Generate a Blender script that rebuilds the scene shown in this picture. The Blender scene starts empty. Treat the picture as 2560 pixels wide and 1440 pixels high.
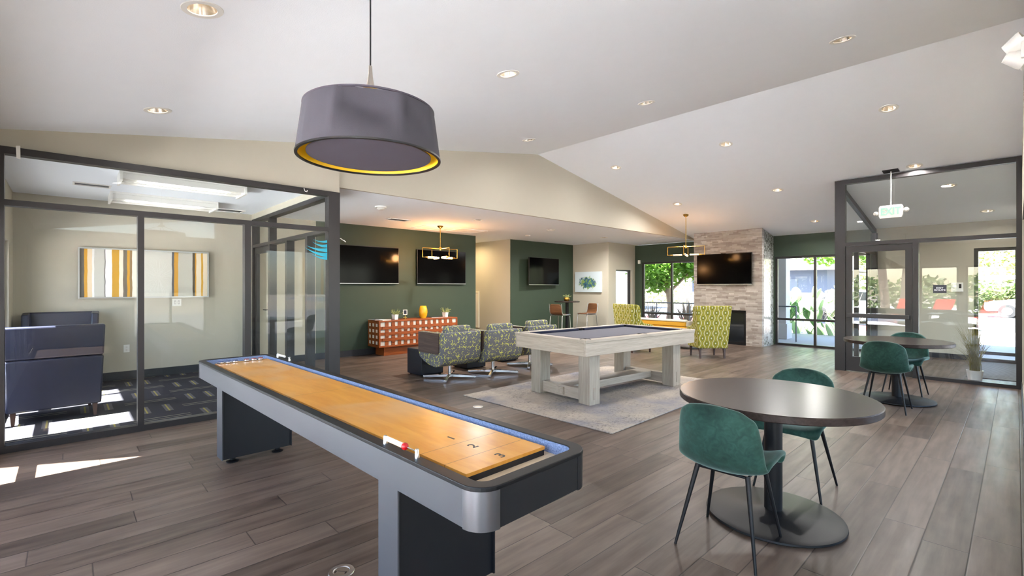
import bpy, bmesh, math, random
from mathutils import Vector, Matrix
R = math.radians
C = bpy.context.scene.collection
S = bpy.context.scene

# ------------------------------------------------------------------ camera, sky, sun, exposure
cam = bpy.data.cameras.new('camera'); co = bpy.data.objects.new('camera', cam); C.objects.link(co)
co.location = (0, 0, 1.4); co.rotation_euler = (R(90), 0, R(46.8 - 90))
cam.sensor_width = 36; cam.lens = 1185 / 2560 * 36; cam.shift_y = -0.0008; cam.clip_start = .02; cam.clip_end = 400
S.camera = co
world = bpy.data.worlds.new('world'); S.world = world; world.use_nodes = True
wn = world.node_tree; bg = wn.nodes['Background']
sky = wn.nodes.new('ShaderNodeTexSky'); sky.sky_type = 'NISHITA'; sky.sun_disc = False
sky.sun_elevation = R(58); sky.sun_rotation = R(265); sky.air_density = 1.0; sky.dust_density = 1.2
wn.links.new(sky.outputs[0], bg.inputs[0]); bg.inputs[1].default_value = .5
sun = bpy.data.lights.new('sun', 'SUN'); sun.energy = 33.0; sun.angle = R(.6); sun.color = (1, .97, .93)
so = bpy.data.objects.new('sun', sun); C.objects.link(so)
so.rotation_euler = Vector((math.cos(R(59)), .02, -math.sin(R(59)))).to_track_quat('-Z', 'Y').to_euler()
S.view_settings.view_transform = 'Standard'; S.view_settings.look = 'None'
S.view_settings.exposure = 1.72; S.view_settings.gamma = 1
S.view_settings.use_curve_mapping = False
DOWNLIGHT_W = 5.0
S.cycles.max_bounces = 10; S.cycles.transparent_max_bounces = 16; S.cycles.diffuse_bounces = 6; S.cycles.glossy_bounces = 4
S.cycles.caustics_reflective = False; S.cycles.caustics_refractive = False

# ------------------------------------------------------------------ node helper and materials
def lin(r, g=None, b=None):
    if g is None: r, g, b = r
    f = lambda c: (c / 255 / 12.92) if c / 255 <= .04045 else ((c / 255 + .055) / 1.055) ** 2.4
    return (f(r), f(g), f(b), 1)

class G:
    def __init__(s, name):
        s.m = bpy.data.materials.new(name); s.m.use_nodes = True
        s.t = s.m.node_tree; s.b = s.t.nodes['Principled BSDF']; s.o = s.t.nodes['Material Output']
    def n(s, typ, ins=None, **at):
        k = s.t.nodes.new('ShaderNode' + typ)
        for a, v in at.items(): setattr(k, a, v)
        for i, v in (ins or {}).items(): s.set(k.inputs[i], v)
        return k
    def set(s, sock, v):
        if isinstance(v, bpy.types.NodeSocket): s.t.links.new(v, sock)
        else: sock.default_value = v
    def M(s, op, a, b=0, c=None):
        k = s.n('Math', {0: a, 1: b}, operation=op)
        if c is not None: s.set(k.inputs[2], c)
        return k.outputs[0]
    def mix(s, f, a, b):
        k = s.n('Mix', data_type='RGBA'); s.set(k.inputs[0], f); s.set(k.inputs[6], a); s.set(k.inputs[7], b)
        return k.outputs[2]
    def xyz(s, sep=True, which='Object'):
        t = s.n('TexCoord').outputs[which]
        return s.n('SeparateXYZ', {0: t}).outputs if sep else t
    def vec(s, x, y, z=0): return s.n('CombineXYZ', {0: x, 1: y, 2: z}).outputs[0]
    def noise(s, v, scale=5, detail=3, rough=.5, dist=0):
        return s.n('TexNoise', {'Vector': v, 'Scale': scale, 'Detail': detail, 'Roughness': rough, 'Distortion': dist}).outputs[0]
    def white(s, v): return s.n('TexWhiteNoise', {'Vector': v}, noise_dimensions='3D').outputs[0]
    def ramp(s, f, stops):
        k = s.n('ValToRGB', {0: f}); e = k.color_ramp.elements
        e[0].position, e[0].color = stops[0]; e[1].position, e[1].color = stops[-1]
        for p, c in stops[1:-1]: e.new(p).color = c
        return k.outputs[0]
    def rng(s, v, a, b, c=0, d=1): return s.n('MapRange', {0: v, 1: a, 2: b, 3: c, 4: d}).outputs[0]
    def bump(s, h, st=.3, d=.01):
        s.set(s.b.inputs['Normal'], s.n('Bump', {'Height': h, 'Strength': st, 'Distance': d}).outputs[0])
    def p(s, **k):
        names = dict(col='Base Color', rough='Roughness', metal='Metallic', spec='Specular IOR Level', sheen='Sheen Weight', coat='Coat Weight',
                     em='Emission Color', ems='Emission Strength', sheenr='Sheen Roughness', sheent='Sheen Tint', alpha='Alpha', trans='Transmission Weight')
        for a, v in k.items(): s.set(s.b.inputs[names[a]], v)
        return s

def plain(name, rgb, rough=.5, metal=0., spec=.5, bump=0, bs=60, var=.06):
    g = G(name); v = g.xyz(False); c = lin(rgb)
    n = g.noise(v, 6, 3); d = tuple(x * (1 - var) for x in c[:3]) + (1,); e = tuple(min(1, x * (1 + var)) for x in c[:3]) + (1,)
    g.p(col=g.mix(n, d, e), rough=rough, metal=metal, spec=spec)
    if bump: g.bump(g.noise(v, bs, 3), bump, .004)
    return g.m

def wood(name, c1, c2, axis='x', scale=1., rough=.4, spec=.5, streak=14, bump=.1):
    g = G(name); x, y, z = g.xyz(); k = .9 * scale; q = streak * scale
    a = {'x': (k, q, q), 'y': (q, k, q), 'z': (q, q, k)}[axis]
    v = g.vec(g.M('MULTIPLY', x, a[0]), g.M('MULTIPLY', y, a[1]), g.M('MULTIPLY', z, a[2]))
    n = g.noise(v, 1.6, 5, .6, .6); w = g.noise(v, 5, 3)
    f = g.M('ADD', g.M('MULTIPLY', n, .75), g.M('MULTIPLY', w, .3))
    g.p(col=g.ramp(f, [(.32, lin(c1)), (.7, lin(c2))]), rough=rough, spec=spec)
    if bump: g.bump(f, bump, .003)
    return g.m

def plank_material():
    g = G('wood_floor'); x, y, z = g.xyz(); W = .19; L = 1.55
    yy = g.M('DIVIDE', g.M('SUBTRACT', y, .17), W); row = g.M('FLOOR', yy); fy = g.M('SUBTRACT', yy, row)
    u = g.M('ADD', g.M('DIVIDE', x, L), g.M('MULTIPLY', g.white(g.vec(row, 3.3)), 9.0)); c = g.M('FLOOR', u); fx = g.M('SUBTRACT', u, c)
    rnd = g.white(g.vec(row, c, 1.7)); rnd2 = g.white(g.vec(row, c, 7.1))
    gv = g.vec(g.M('ADD', g.M('MULTIPLY', x, 1.1), g.M('MULTIPLY', rnd, 40)), g.M('ADD', g.M('MULTIPLY', y, 13), g.M('MULTIPLY', rnd2, 60)))
    n = g.noise(gv, 1.5, 5, .55, .35)
    blot = g.noise(g.vec(g.M('ADD', g.M('MULTIPLY', x, 1.6), g.M('MULTIPLY', rnd2, 30)), g.M('MULTIPLY', y, 4)), 2.2, 3)
    f = g.M('ADD', g.M('MULTIPLY', n, .72), g.M('ADD', g.M('MULTIPLY', blot, .4), g.M('MULTIPLY', rnd, .34)))
    col = g.ramp(f, [(.42, lin(62, 51, 44)), (.6, lin(81, 68, 59)), (.78, lin(96, 82, 72)), (1.0, lin(112, 97, 86))])
    e1 = g.M('MINIMUM', fy, g.M('SUBTRACT', 1, fy)); e2 = g.M('MINIMUM', fx, g.M('SUBTRACT', 1, fx))
    gr = g.M('MINIMUM', g.rng(e1, 0, .026), g.rng(e2, 0, .0036))
    col = g.mix(g.rng(gr, 0, .85, .95, 0), col, lin(32, 27, 24))
    und = g.noise(g.vec(g.M('MULTIPLY', x, 2.2), g.M('ADD', g.M('MULTIPLY', y, 7), g.M('MULTIPLY', rnd, 9))), 1.6, 3, .5, .4)
    g.p(col=col, rough=g.rng(g.noise(gv, .9, 3), .3, .7, .34, .46), spec=.24)
    h = g.M('ADD', g.M('MULTIPLY', gr, .55), g.M('ADD', g.M('MULTIPLY', und, .35), g.M('MULTIPLY', n, .12)))
    g.bump(h, .26, .005)
    return g.m

def carpet_material():
    g = G('office_carpet'); x, y, z = g.xyz(); P = .5
    u = g.M('DIVIDE', x, P); v = g.M('DIVIDE', y, P); iu = g.M('FLOOR', u); iv = g.M('FLOOR', v)
    fu = g.M('SUBTRACT', u, iu); fv = g.M('SUBTRACT', v, iv)
    par = g.M('MODULO', g.M('ABSOLUTE', g.M('ADD', iu, iv)), 2)
    def bandm(a, lo, hi): return g.M('MULTIPLY', g.M('GREATER_THAN', a, lo), g.M('LESS_THAN', a, hi))
    def either(*a):
        r = a[0]
        for q in a[1:]: r = g.M('MAXIMUM', r, q)
        return r
    lng = g.M('MULTIPLY', either(bandm(fv, .4, .435), bandm(fv, .565, .6)), par)
    inv = g.M('SUBTRACT', 1, par)
    sh = g.M('MULTIPLY', g.M('MULTIPLY', either(bandm(fu, .22, .37), bandm(fu, .63, .78)), bandm(fv, .12, .88)), inv)
    shc = g.M('MULTIPLY', g.M('MULTIPLY', either(bandm(fu, .285, .315), bandm(fu, .685, .715)), bandm(fv, .12, .88)), inv)
    n = g.noise(g.xyz(False), 260, 2)
    col = g.mix(n, lin(40, 40, 46), lin(62, 61, 66))
    col = g.mix(lng, col, lin(126, 122, 106)); col = g.mix(sh, col, lin(88, 86, 88)); col = g.mix(shc, col, lin(140, 130, 76))
    g.p(col=col, rough=.95, spec=.1); g.bump(n, .5, .004)
    return g.m

def leaf_material():
    g = G('leaf_fabric'); v = g.xyz(False); x, y, z = g.xyz(); nx, ny, nz = [g.M('ABSOLUTE', q) for q in g.xyz(True, 'Normal')]
    sd = g.M('GREATER_THAN', nx, ny); tp = g.M('GREATER_THAN', nz, .75)
    uu = g.M('ADD', g.M('MULTIPLY', x, g.M('SUBTRACT', 1, sd)), g.M('MULTIPLY', g.M('ADD', y, 3.3), sd)); vv = g.M('ADD', g.M('MULTIPLY', z, g.M('SUBTRACT', 1, tp)), g.M('MULTIPLY', g.M('ADD', y, 1.7), tp))
    v = g.vec(uu, vv, 0)
    vo = g.n('TexVoronoi', {'Vector': v, 'Scale': 15.5, 'Randomness': .75}, feature='F1', voronoi_dimensions='2D')
    sv = g.n('VectorMath', {0: v, 1: vo.outputs['Position']}, operation='SUBTRACT').outputs[0]
    col = g.n('VectorMath', {0: vo.outputs['Color'], 1: (.5, .5, .5)}, operation='SUBTRACT').outputs[0]; col = g.n('VectorMath', {0: col, 1: (1, 1, 0)}, operation='MULTIPLY').outputs[0]
    dirn = g.n('VectorMath', {0: col}, operation='NORMALIZE').outputs[0]
    dot = g.n('VectorMath', {0: sv, 1: dirn}, operation='DOT_PRODUCT').outputs[1]
    d = g.n('VectorMath', {0: sv}, operation='LENGTH').outputs[1]
    d = g.M('ADD', d, g.M('MULTIPLY', g.M('SUBTRACT', g.noise(v, 42, 1), .5), .016))
    ring = g.M('LESS_THAN', g.M('ABSOLUTE', g.M('SUBTRACT', d, .021)), g.M('MULTIPLY', g.rng(dot, -.006, .016), .0052))
    vo2 = g.n('TexVoronoi', {'Vector': v, 'Scale': 34.0, 'Randomness': 1.0}, feature='F1', voronoi_dimensions='2D')
    d2 = vo2.outputs['Distance']; r2 = g.n('SeparateXYZ', {0: vo2.outputs['Color']}).outputs[0]
    dots = g.M('MULTIPLY', g.M('LESS_THAN', d2, .2), g.M('GREATER_THAN', r2, .68))
    f = g.M('MAXIMUM', ring, dots)
    g.p(col=g.mix(f, lin(106, 106, 110), lin(206, 205, 102)), rough=.8, spec=.2)
    return g.m

def ogee_material():
    g = G('ogee_fabric'); x, y, z = g.xyz(); nx, ny, nz = g.xyz(True, 'Normal')
    side = g.M('GREATER_THAN', g.M('ABSOLUTE', nx), g.M('ABSOLUTE', ny))
    u0 = g.M('ADD', g.M('MULTIPLY', x, g.M('SUBTRACT', 1, side)), g.M('MULTIPLY', y, side))
    W = .087; Lm = .2
    u = g.M('ADD', g.M('DIVIDE', u0, W), 20); th = g.M('MULTIPLY', z, 2 * math.pi / Lm); cs = g.M('COSINE', th)
    k = g.M('ROUND', u); sg = g.M('SUBTRACT', 1, g.M('MULTIPLY', g.M('MODULO', k, 2), 2))
    dl = g.M('ABSOLUTE', g.M('SUBTRACT', g.M('SUBTRACT', u, k), g.M('MULTIPLY', g.M('MULTIPLY', sg, cs), .2)))
    line = g.M('LESS_THAN', dl, .055)
    kf = g.M('FLOOR', u); sf = g.M('SUBTRACT', 1, g.M('MULTIPLY', g.M('MODULO', kf, 2), 2))
    eu = g.M('DIVIDE', g.M('SUBTRACT', g.M('SUBTRACT', u, kf), .5), .42)
    ev = g.M('DIVIDE', g.M('ADD', 1, g.M('MULTIPLY', sf, cs)), .95)
    e = g.M('SQRT', g.M('ADD', g.M('MULTIPLY', eu, eu), ev))
    col = g.ramp(e, [(.0, lin(204, 204, 192)), (.28, lin(192, 192, 170)), (.36, lin(142, 142, 66)), (.6, lin(132, 131, 46)), (.7, lin(98, 96, 46)), (.84, lin(98, 96, 46)), (.9, lin(140, 134, 50)), (1, lin(144, 138, 52))])
    col = g.mix(line, col, lin(204, 201, 182))
    g.p(col=col, rough=.85, spec=.2)
    return g.m

def strip_stone_material():
    g = G('stacked_stone'); x, y, z = g.xyz(); H = .033
    r = g.M('FLOOR', g.M('DIVIDE', z, H)); fr = g.M('FRACT', g.M('DIVIDE', z, H))
    u = g.M('ADD', g.M('DIVIDE', g.M('ADD', y, x), .27), g.M('MULTIPLY', g.white(g.vec(r, 2.2)), 11)); c = g.M('FLOOR', u); fu = g.M('FRACT', u)
    half = g.M('GREATER_THAN', g.white(g.vec(r, c, 4)), .5)
    c2 = g.M('ADD', c, g.M('MULTIPLY', half, g.M('MULTIPLY', g.M('GREATER_THAN', fu, .45), .5)))
    rn = g.white(g.vec(r, c2, 9.3)); blk = g.white(g.vec(g.M('FLOOR', g.M('DIVIDE', z, .1)), g.M('FLOOR', g.M('DIVIDE', y, .5)), 2))
    n = g.noise(g.xyz(False), 16, 3)
    f = g.M('ADD', g.M('MULTIPLY', rn, .55), g.M('ADD', g.M('MULTIPLY', blk, .25), g.M('MULTIPLY', n, .25)))
    col = g.ramp(f, [(.2, lin(142, 132, 124)), (.5, lin(168, 159, 151)), (.75, lin(186, 179, 172)), (.95, lin(208, 203, 197))])
    gap = g.rng(g.M('MINIMUM', fr, g.M('SUBTRACT', 1, fr)), 0, .08)
    col = g.mix(g.rng(gap, 0, .5, .35, 0), col, lin(140, 130, 122))
    g.p(col=col, rough=.8, spec=.3); g.bump(g.M('ADD', g.M('MULTIPLY', rn, .6), g.M('MULTIPLY', gap, .5)), .6, .012)
    return g.m

def mosaic_material():
    g = G('mosaic_tile'); x, y, z = g.xyz(); P = .045
    r = g.M('FLOOR', g.M('DIVIDE', z, P)); fz = g.M('FRACT', g.M('DIVIDE', z, P))
    u = g.M('ADD', g.M('DIVIDE', x, P), g.M('MULTIPLY', r, .5)); c = g.M('FLOOR', u); fu = g.M('FRACT', u)
    rn = g.white(g.vec(r, c, 5))
    gap = g.M('MINIMUM', g.M('MINIMUM', fz, g.M('SUBTRACT', 1, fz)), g.M('MINIMUM', fu, g.M('SUBTRACT', 1, fu)))
    col = g.ramp(rn, [(.0, lin(84, 84, 76)), (.3, lin(112, 112, 102)), (.36, lin(160, 160, 152)), (.8, lin(184, 184, 178))])
    col = g.mix(g.M('LESS_THAN', gap, .08), col, lin(150, 150, 144))
    g.p(col=col, rough=.22)
    return g.m

def rug_material():
    g = G('distressed_rug'); v = g.xyz(False); x, y, z = g.xyz()
    a = g.noise(v, 1.6, 4, .6, .4); b = g.noise(g.vec(g.M('MULTIPLY', x, 20), g.M('MULTIPLY', y, 34)), 1.1, 6, .75, .5); f = g.noise(v, 220, 2)
    col = g.ramp(a, [(.35, lin(138, 136, 142)), (.5, lin(166, 157, 148)), (.65, lin(182, 170, 156))])
    patch = g.rng(g.noise(v, 2.6, 3), .4, .62)
    dk = g.M('MULTIPLY', g.rng(b, .5, .64), g.M('ADD', .2, g.M('MULTIPLY', patch, .8)))
    col = g.mix(g.M('MULTIPLY', dk, .85), col, lin(76, 74, 80))
    col = g.mix(g.M('MULTIPLY', f, .3), col, lin(120, 112, 106))
    g.p(col=col, rough=.97, spec=.1); g.bump(f, .5, .004)
    return g.m

def velvet_material(rgb, name):
    g = G(name); v = g.xyz(False)
    n = g.noise(v, 3.2, 3, .55, .6); fine = g.noise(v, 26, 2, .5, 1.5)
    f = g.M('ADD', g.M('MULTIPLY', n, .75), g.M('MULTIPLY', fine, .25)); c = lin(rgb)
    col = g.ramp(f, [(.36, tuple(q * .45 for q in c[:3]) + (1,)), (.5, c), (.62, tuple(q * 1.7 for q in c[:3]) + (1,))])
    g.p(col=col, rough=.65, spec=.2, sheen=.75, sheenr=.4, sheent=lin(170, 196, 188))
    return g.m

def felt_material():
    g = G('blue_felt'); v = g.xyz(False); n = g.noise(v, 240, 3, .6)
    g.p(col=g.ramp(n, [(.3, lin(92, 108, 142)), (.7, lin(152, 168, 204))]), rough=.95, spec=.1); g.bump(n, .5, .003)
    return g.m

def playfield_material():
    g = G('maple_board'); x, y, z = g.xyz()
    n = g.noise(g.vec(g.M('MULTIPLY', x, 9), g.M('MULTIPLY', y, 1.6)), 1.5, 4, .6, .6); w = g.noise(g.xyz(False), 2.2, 3, .5, .5)
    col = g.ramp(n, [(.3, lin(202, 132, 44)), (.7, lin(222, 160, 68))])
    col = g.mix(g.M('MULTIPLY', g.rng(w, .5, .7), .55), col, lin(206, 170, 126))
    ln = None
    for yy in (-1.435, -1.59, -.06, 1.435, 1.59):
        q = g.M('LESS_THAN', g.M('ABSOLUTE', g.M('SUBTRACT', y, yy)), .0016); ln = q if ln is None else g.M('MAXIMUM', ln, q)
    col = g.mix(g.M('MULTIPLY', ln, .75), col, lin(80, 58, 34))
    g.p(col=col, rough=.3, spec=.35)
    return g.m

def glass_material(name, tint=(.97, .985, .98), f0=.014):
    g = G(name)
    tr = g.n('BsdfTransparent', {0: tint + (1,)}); gl = g.n('BsdfAnisotropic', {'Color': (1, 1, 1, 1), 'Roughness': 0.0})
    fac = g.n('LayerWeight', {0: .5}).outputs['Facing']
    p5 = g.M('POWER', fac, 5.0); f = g.M('ADD', f0, g.M('MULTIPLY', p5, .4))
    mx = g.n('MixShader', {0: f}); g.t.links.new(tr.outputs[0], mx.inputs[1]); g.t.links.new(gl.outputs[0], mx.inputs[2])
    g.t.links.new(mx.outputs[0], g.o.inputs[0])
    return g.m

def stripe_art_material():
    g = G('striped_painting'); x, y, z = g.xyz()
    u = g.M('DIVIDE', x, 1.56)
    cols = [(0, (92, 86, 78)), (.031, (205, 150, 40)), (.053, (228, 206, 176)), (.085, (232, 230, 226)), (.1, (196, 194, 186)), (.175, (60, 56, 50)), (.18, (236, 234, 232)),
            (.228, (200, 150, 44)), (.28, (236, 222, 204)), (.31, (118, 106, 92)), (.33, (120, 110, 96)), (.34, (212, 156, 44)), (.36, (150, 122, 84)), (.378, (238, 230, 216)), (.445, (84, 88, 104)),
            (.466, (206, 204, 196)), (.695, (92, 94, 100)), (.713, (204, 150, 46)), (.748, (190, 188, 178)), (.872, (74, 66, 52)), (.893, (206, 150, 50)), (.905, (228, 214, 190)), (.948, (210, 160, 56)), (.965, (230, 214, 190)), (1.0, (230, 214, 190))]
    wob = g.M('MULTIPLY', g.M('SUBTRACT', g.noise(g.vec(g.M('MULTIPLY', x, 3), g.M('MULTIPLY', z, 2.5)), 2, 2), .5), .012)
    u = g.M('ADD', u, wob); col = None
    for a, c in cols[:-1]:
        if col is None: col = lin(c)
        else: col = g.mix(g.M('GREATER_THAN', u, a), col, lin(c))
    sil = g.M('MAXIMUM', g.M('MULTIPLY', g.M('GREATER_THAN', u, .468), g.M('LESS_THAN', u, .69)), g.M('MULTIPLY', g.M('GREATER_THAN', u, .75), g.M('LESS_THAN', u, .87)))
    dx = g.M('SUBTRACT', u, .585); dz = g.M('ADD', z, .05)
    ray = g.noise(g.vec(g.M('MULTIPLY', g.M('ARCTAN2', dx, g.M('MULTIPLY', dz, .6)), 9), 0, 0), 2.2, 2)
    rr = g.M('SQRT', g.M('ADD', g.M('MULTIPLY', g.M('MULTIPLY', dx, dx), 5), g.M('MULTIPLY', dz, dz)))
    g.p(col=g.mix(g.M('MULTIPLY', g.M('MULTIPLY', g.rng(ray, .56, .66), sil), g.rng(rr, .0, .3, 1, 0)), col, lin(248, 248, 246)), rough=.4)
    g.bump(g.M('MULTIPLY', sil, g.noise(g.xyz(False), 30, 3)), .4, .006)
    return g.m

def splash_art_material():
    g = G('splash_painting'); x, y, z = g.xyz(); v = g.xyz(False)
    r = g.M('SQRT', g.M('ADD', g.M('MULTIPLY', y, g.M('MULTIPLY', y, 4.5)), g.M('MULTIPLY', g.M('ADD', z, .03), g.M('MULTIPLY', g.M('ADD', z, .03), 14))))
    n = g.noise(v, 6, 5, .7, 2.0); m = g.noise(g.vec(g.M('MULTIPLY', y, 3), g.M('MULTIPLY', z, 3), 4), 2.5, 3, .6, 1)
    f = g.M('SUBTRACT', g.M('ADD', g.M('MULTIPLY', n, 1.5), .12), r)
    paint = g.ramp(m, [(.34, lin(50, 62, 78)), (.44, lin(60, 110, 140)), (.52, lin(92, 132, 96)), (.6, lin(168, 196, 96)), (.68, lin(56, 74, 70))])
    g.p(col=g.mix(g.rng(f, .18, .3), lin(206, 220, 226), paint), rough=.5)
    return g.m

def siding_material():
    g = G('white_siding'); x, y, z = g.xyz(); f = g.M('FRACT', g.M('DIVIDE', z, .18))
    g.p(col=g.mix(g.M('LESS_THAN', f, .08), lin(226, 226, 224), lin(170, 172, 174)), rough=.7)
    return g.m

def foliage_material(name, c1, c2, c3=None):
    g = G(name); v = g.xyz(False); n = g.noise(v, 3.5, 3); w = g.white(g.n('VectorMath', {0: v, 1: (9, 9, 9)}, operation='MULTIPLY').outputs[0])
    st = [(.3, lin(c1)), (.65, lin(c2))] + ([(.8, lin(c3))] if c3 else [])
    g.p(col=g.ramp(n, st), rough=.55, spec=.3)
    tl = g.n('BsdfTranslucent', {0: lin(c2)}); mx = g.n('MixShader', {0: .35})
    g.t.links.new(g.b.outputs[0], mx.inputs[1]); g.t.links.new(tl.outputs[0], mx.inputs[2]); g.t.links.new(mx.outputs[0], g.o.inputs[0])
    return g.m

def glow(name, rgb, st, base=None):
    g = G(name); g.p(col=lin(base or rgb), em=lin(rgb), ems=st, rough=.3); return g.m

m = {}
m['floor'] = plank_material(); m['carpet'] = carpet_material()
m['ceil'] = plain('ceiling_paint', (241, 245, 250), .85, spec=.2, bump=.25, bs=140, var=.012)
m['beige'] = plain('beige_wall_paint', (186, 180, 164), .8, spec=.25, bump=.1, bs=120, var=.015)
m['green'] = plain('green_wall_paint', (56, 70, 56), .55, spec=.35, bump=.08, bs=120, var=.04)
m['frame'] = plain('bronze_frame', (48, 45, 45), .4, .25, .5, var=.06)
m['base'] = plain('dark_baseboard', (38, 40, 46), .5)
m['glass'] = glass_material('clear_glass'); m['glass2'] = glass_material('window_glass', (.98, .985, .985), .012)
m['stone'] = strip_stone_material(); m['mosaic'] = mosaic_material()
m['rug'] = rug_material(); m['leaf'] = leaf_material(); m['ogee'] = ogee_material()
m['velvet'] = velvet_material((34, 64, 56), 'green_velvet')
m['navy'] = plain('navy_leather', (30, 33, 52), .38, spec=.5, bump=.08, bs=200, var=.1)
m['black'] = plain('black_metal', (18, 19, 22), .45, .1, .3)
m['blackw'] = plain('black_laminate', (20, 22, 27), .42, var=.1)
m['blackl'] = plain('black_leather', (26, 30, 40), .4, bump=.4, bs=160, var=.15)
m['silver'] = plain('silver_laminate', (76, 78, 83), .45, .3, var=.03)
m['chrome'] = plain('chrome', (226, 228, 232), .08, 1.0, var=.01)
m['alu'] = plain('brushed_aluminium', (196, 196, 196), .3, 1.0, var=.03)
m['capmetal'] = plain('satin_grey_metal', (128, 130, 136), .34, 1.0, var=.02)
m['nickel'] = plain('satin_nickel', (190, 182, 172), .35, 1.0, var=.02)
m['brass'] = plain('brass', (206, 164, 84), .25, 1.0, var=.04)
m['white'] = plain('white_plastic', (232, 230, 224), .45, var=.01)
m['whitec'] = plain('white_ceramic', (232, 232, 232), .3, var=.02)
m['glassv'] = glass_material('vestibule_glass', (.97, .985, .98), .04); m['screen'] = plain('tv_screen', (3, 3, 4), .12, spec=.1, var=.1)
m['bezel'] = plain('tv_bezel', (22, 22, 24), .3)
m['walnut'] = wood('walnut', (52, 40, 38), (98, 80, 74), 'y', 1.2, .4)
m['walnutd'] = wood('stool_walnut', (70, 44, 26), (118, 80, 52), 'x', 2, .4)
m['sheesham'] = wood('sheesham', (104, 44, 12), (160, 82, 28), 'x', 2.2, .38)
m['shellp'] = plain('shell_tile', (206, 200, 188), .3, var=.05)
m['greyoak'] = wood('grey_oak', (156, 144, 129), (186, 174, 160), 'x', 1.6, .55, bump=.15); m['greyoaky'] = wood('grey_oak_end', (156, 144, 129), (186, 174, 160), 'y', 1.6, .55, bump=.15)
m['greyoakz'] = wood('grey_oak_leg', (142, 132, 119), (174, 164, 150), 'z', 1.6, .55, bump=.15)
m['cloth'] = plain('grey_cloth', (112, 112, 120), .95, spec=.1, bump=.2, bs=400, var=.03)
m['cushion'] = plain('navy_cushion', (44, 46, 64), .9, spec=.2)
m['felt'] = felt_material(); m['board'] = playfield_material()
m['tabletop'] = wood('espresso_top', (42, 34, 32), (58, 49, 46), 'x', 1.3, .27, .15, bump=.03)
m['shade'] = plain('grey_fabric_shade', (74, 72, 79), .8, spec=.2, bump=.15, bs=420, var=.08)
m['yellow'] = plain('yellow_liner', (226, 178, 30), .35, spec=.4)
m['diff'] = plain('shade_diffuser', (72, 67, 78), .7, var=.08)
m['lens'] = glow('lamp_lens', (255, 236, 208), 5.0); m['dim'] = glow('lamp_lens_dim', (255, 226, 190), 1.6)
m['bulb'] = glow('warm_bulb', (255, 178, 84), 12.0); m['bulboff'] = plain('clear_bulb', (226, 214, 186), .1, .0)
m['cone'] = plain('downlight_reflector', (216, 206, 192), .22, .9, var=.02)
m['exitg'] = glow('exit_green', (120, 222, 140), .5); m['ink'] = plain('dark_ink', (48, 40, 34), .5)
m['signd'] = plain('sign_charcoal', (58, 58, 66), .5); m['signw'] = plain('sign_white', (236, 236, 236), .5)
m['teal'] = plain('turquoise_vinyl', (44, 176, 206), .5, var=.02)
m['gutterwood'] = wood('pale_gutter_wood', (196, 172, 138), (222, 204, 176), 'x', 2, .5)
m['redp'] = plain('red_plastic', (176, 18, 26), .22); m['bluep'] = plain('blue_plastic', (44, 62, 120), .3); m['redd'] = plain('dull_red_plastic', (136, 62, 70), .3)
m['must'] = plain('mustard_upholstery', (204, 150, 36), .7, var=.08); m['cream'] = plain('cream_upholstery', (232, 226, 206), .7)
m['dwood'] = wood('dark_leg_wood', (44, 24, 18), (72, 42, 32), 'z', 2, .4)
m['vase'] = plain('yellow_glaze', (216, 164, 34), .25, bump=.5, bs=26, var=.25)
m['succ'] = foliage_material('pale_succulent', (120, 140, 84), (188, 194, 138)); m['grassb'] = foliage_material('dry_grass', (92, 88, 44), (150, 140, 76))
m['paper'] = plain('paper', (226, 222, 216), .7); g = G('thin_paper'); tl = g.n('BsdfTranslucent', {0: lin(240, 240, 238)}); mx = g.n('MixShader', {0: .6}); g.p(col=lin(236, 236, 234), rough=.8); g.t.links.new(g.b.outputs[0], mx.inputs[1]); g.t.links.new(tl.outputs[0], mx.inputs[2]); g.t.links.new(mx.outputs[0], g.o.inputs[0]); m['thin'] = g.m
m['gold'] = plain('gold_pot', (206, 160, 82), .22, 1.0)
m['conc'] = plain('patio_concrete', (142, 143, 147), .85, var=.05); m['road'] = plain('asphalt', (104, 106, 110), .9, var=.08)
m['deck'] = plain('pale_pool_deck', (104, 104, 106), .9, var=.03); m['deck2'] = plain('white_terrace', (250, 250, 250), .9, var=.01); m['stucco'] = plain('grey_stucco', (176, 178, 184), .85, bump=.2, bs=80)  # unseen ground tones: one darkened, one whitened, to steer bounced sunlight indoors
m['stucco2'] = plain('blue_grey_stucco', (92, 98, 112), .85); m['siding'] = siding_material(); m['roofm'] = plain('grey_shingle', (118, 116, 114), .9, var=.1)
m['treeg'] = foliage_material('tree_leaves', (58, 100, 34), (118, 162, 58), (172, 200, 108)); m['hedge'] = foliage_material('hedge_leaves', (66, 88, 50), (126, 142, 92))
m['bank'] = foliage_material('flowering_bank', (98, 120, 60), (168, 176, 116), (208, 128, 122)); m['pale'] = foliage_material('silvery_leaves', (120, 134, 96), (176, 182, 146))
m['cactus'] = plain('cactus_pad', (122, 154, 104), .6, var=.15); m['blade'] = plain('strap_leaf', (146, 130, 116), .5, var=.35); m['bladeg'] = plain('green_frond', (66, 112, 40), .45, var=.3)
m['bark'] = plain('bark', (150, 132, 116), .9, bump=.5, bs=30, var=.2); m['rail'] = plain('railing_paint', (92, 98, 108), .4, .3)
m['carw'] = plain('white_car_paint', (232, 232, 232), .15, var=.01); m['card'] = plain('silver_car_paint', (120, 126, 134), .2, .3); m['carg'] = plain('car_glass', (30, 34, 38), .08); m['tyre'] = plain('tyre', (28, 28, 30), .8)
m['kerb'] = plain('red_kerb_paint', (186, 78, 84), .8); m['kerb2'] = plain('tan_kerb', (186, 180, 168), .85); m['redsling'] = plain('red_sling', (206, 66, 50), .7)
m['soil'] = plain('garden_bed', (128, 120, 108), .95, var=.12); m['mat'] = plain('grey_mat', (120, 124, 130), .95, bump=.5, bs=200)

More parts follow.
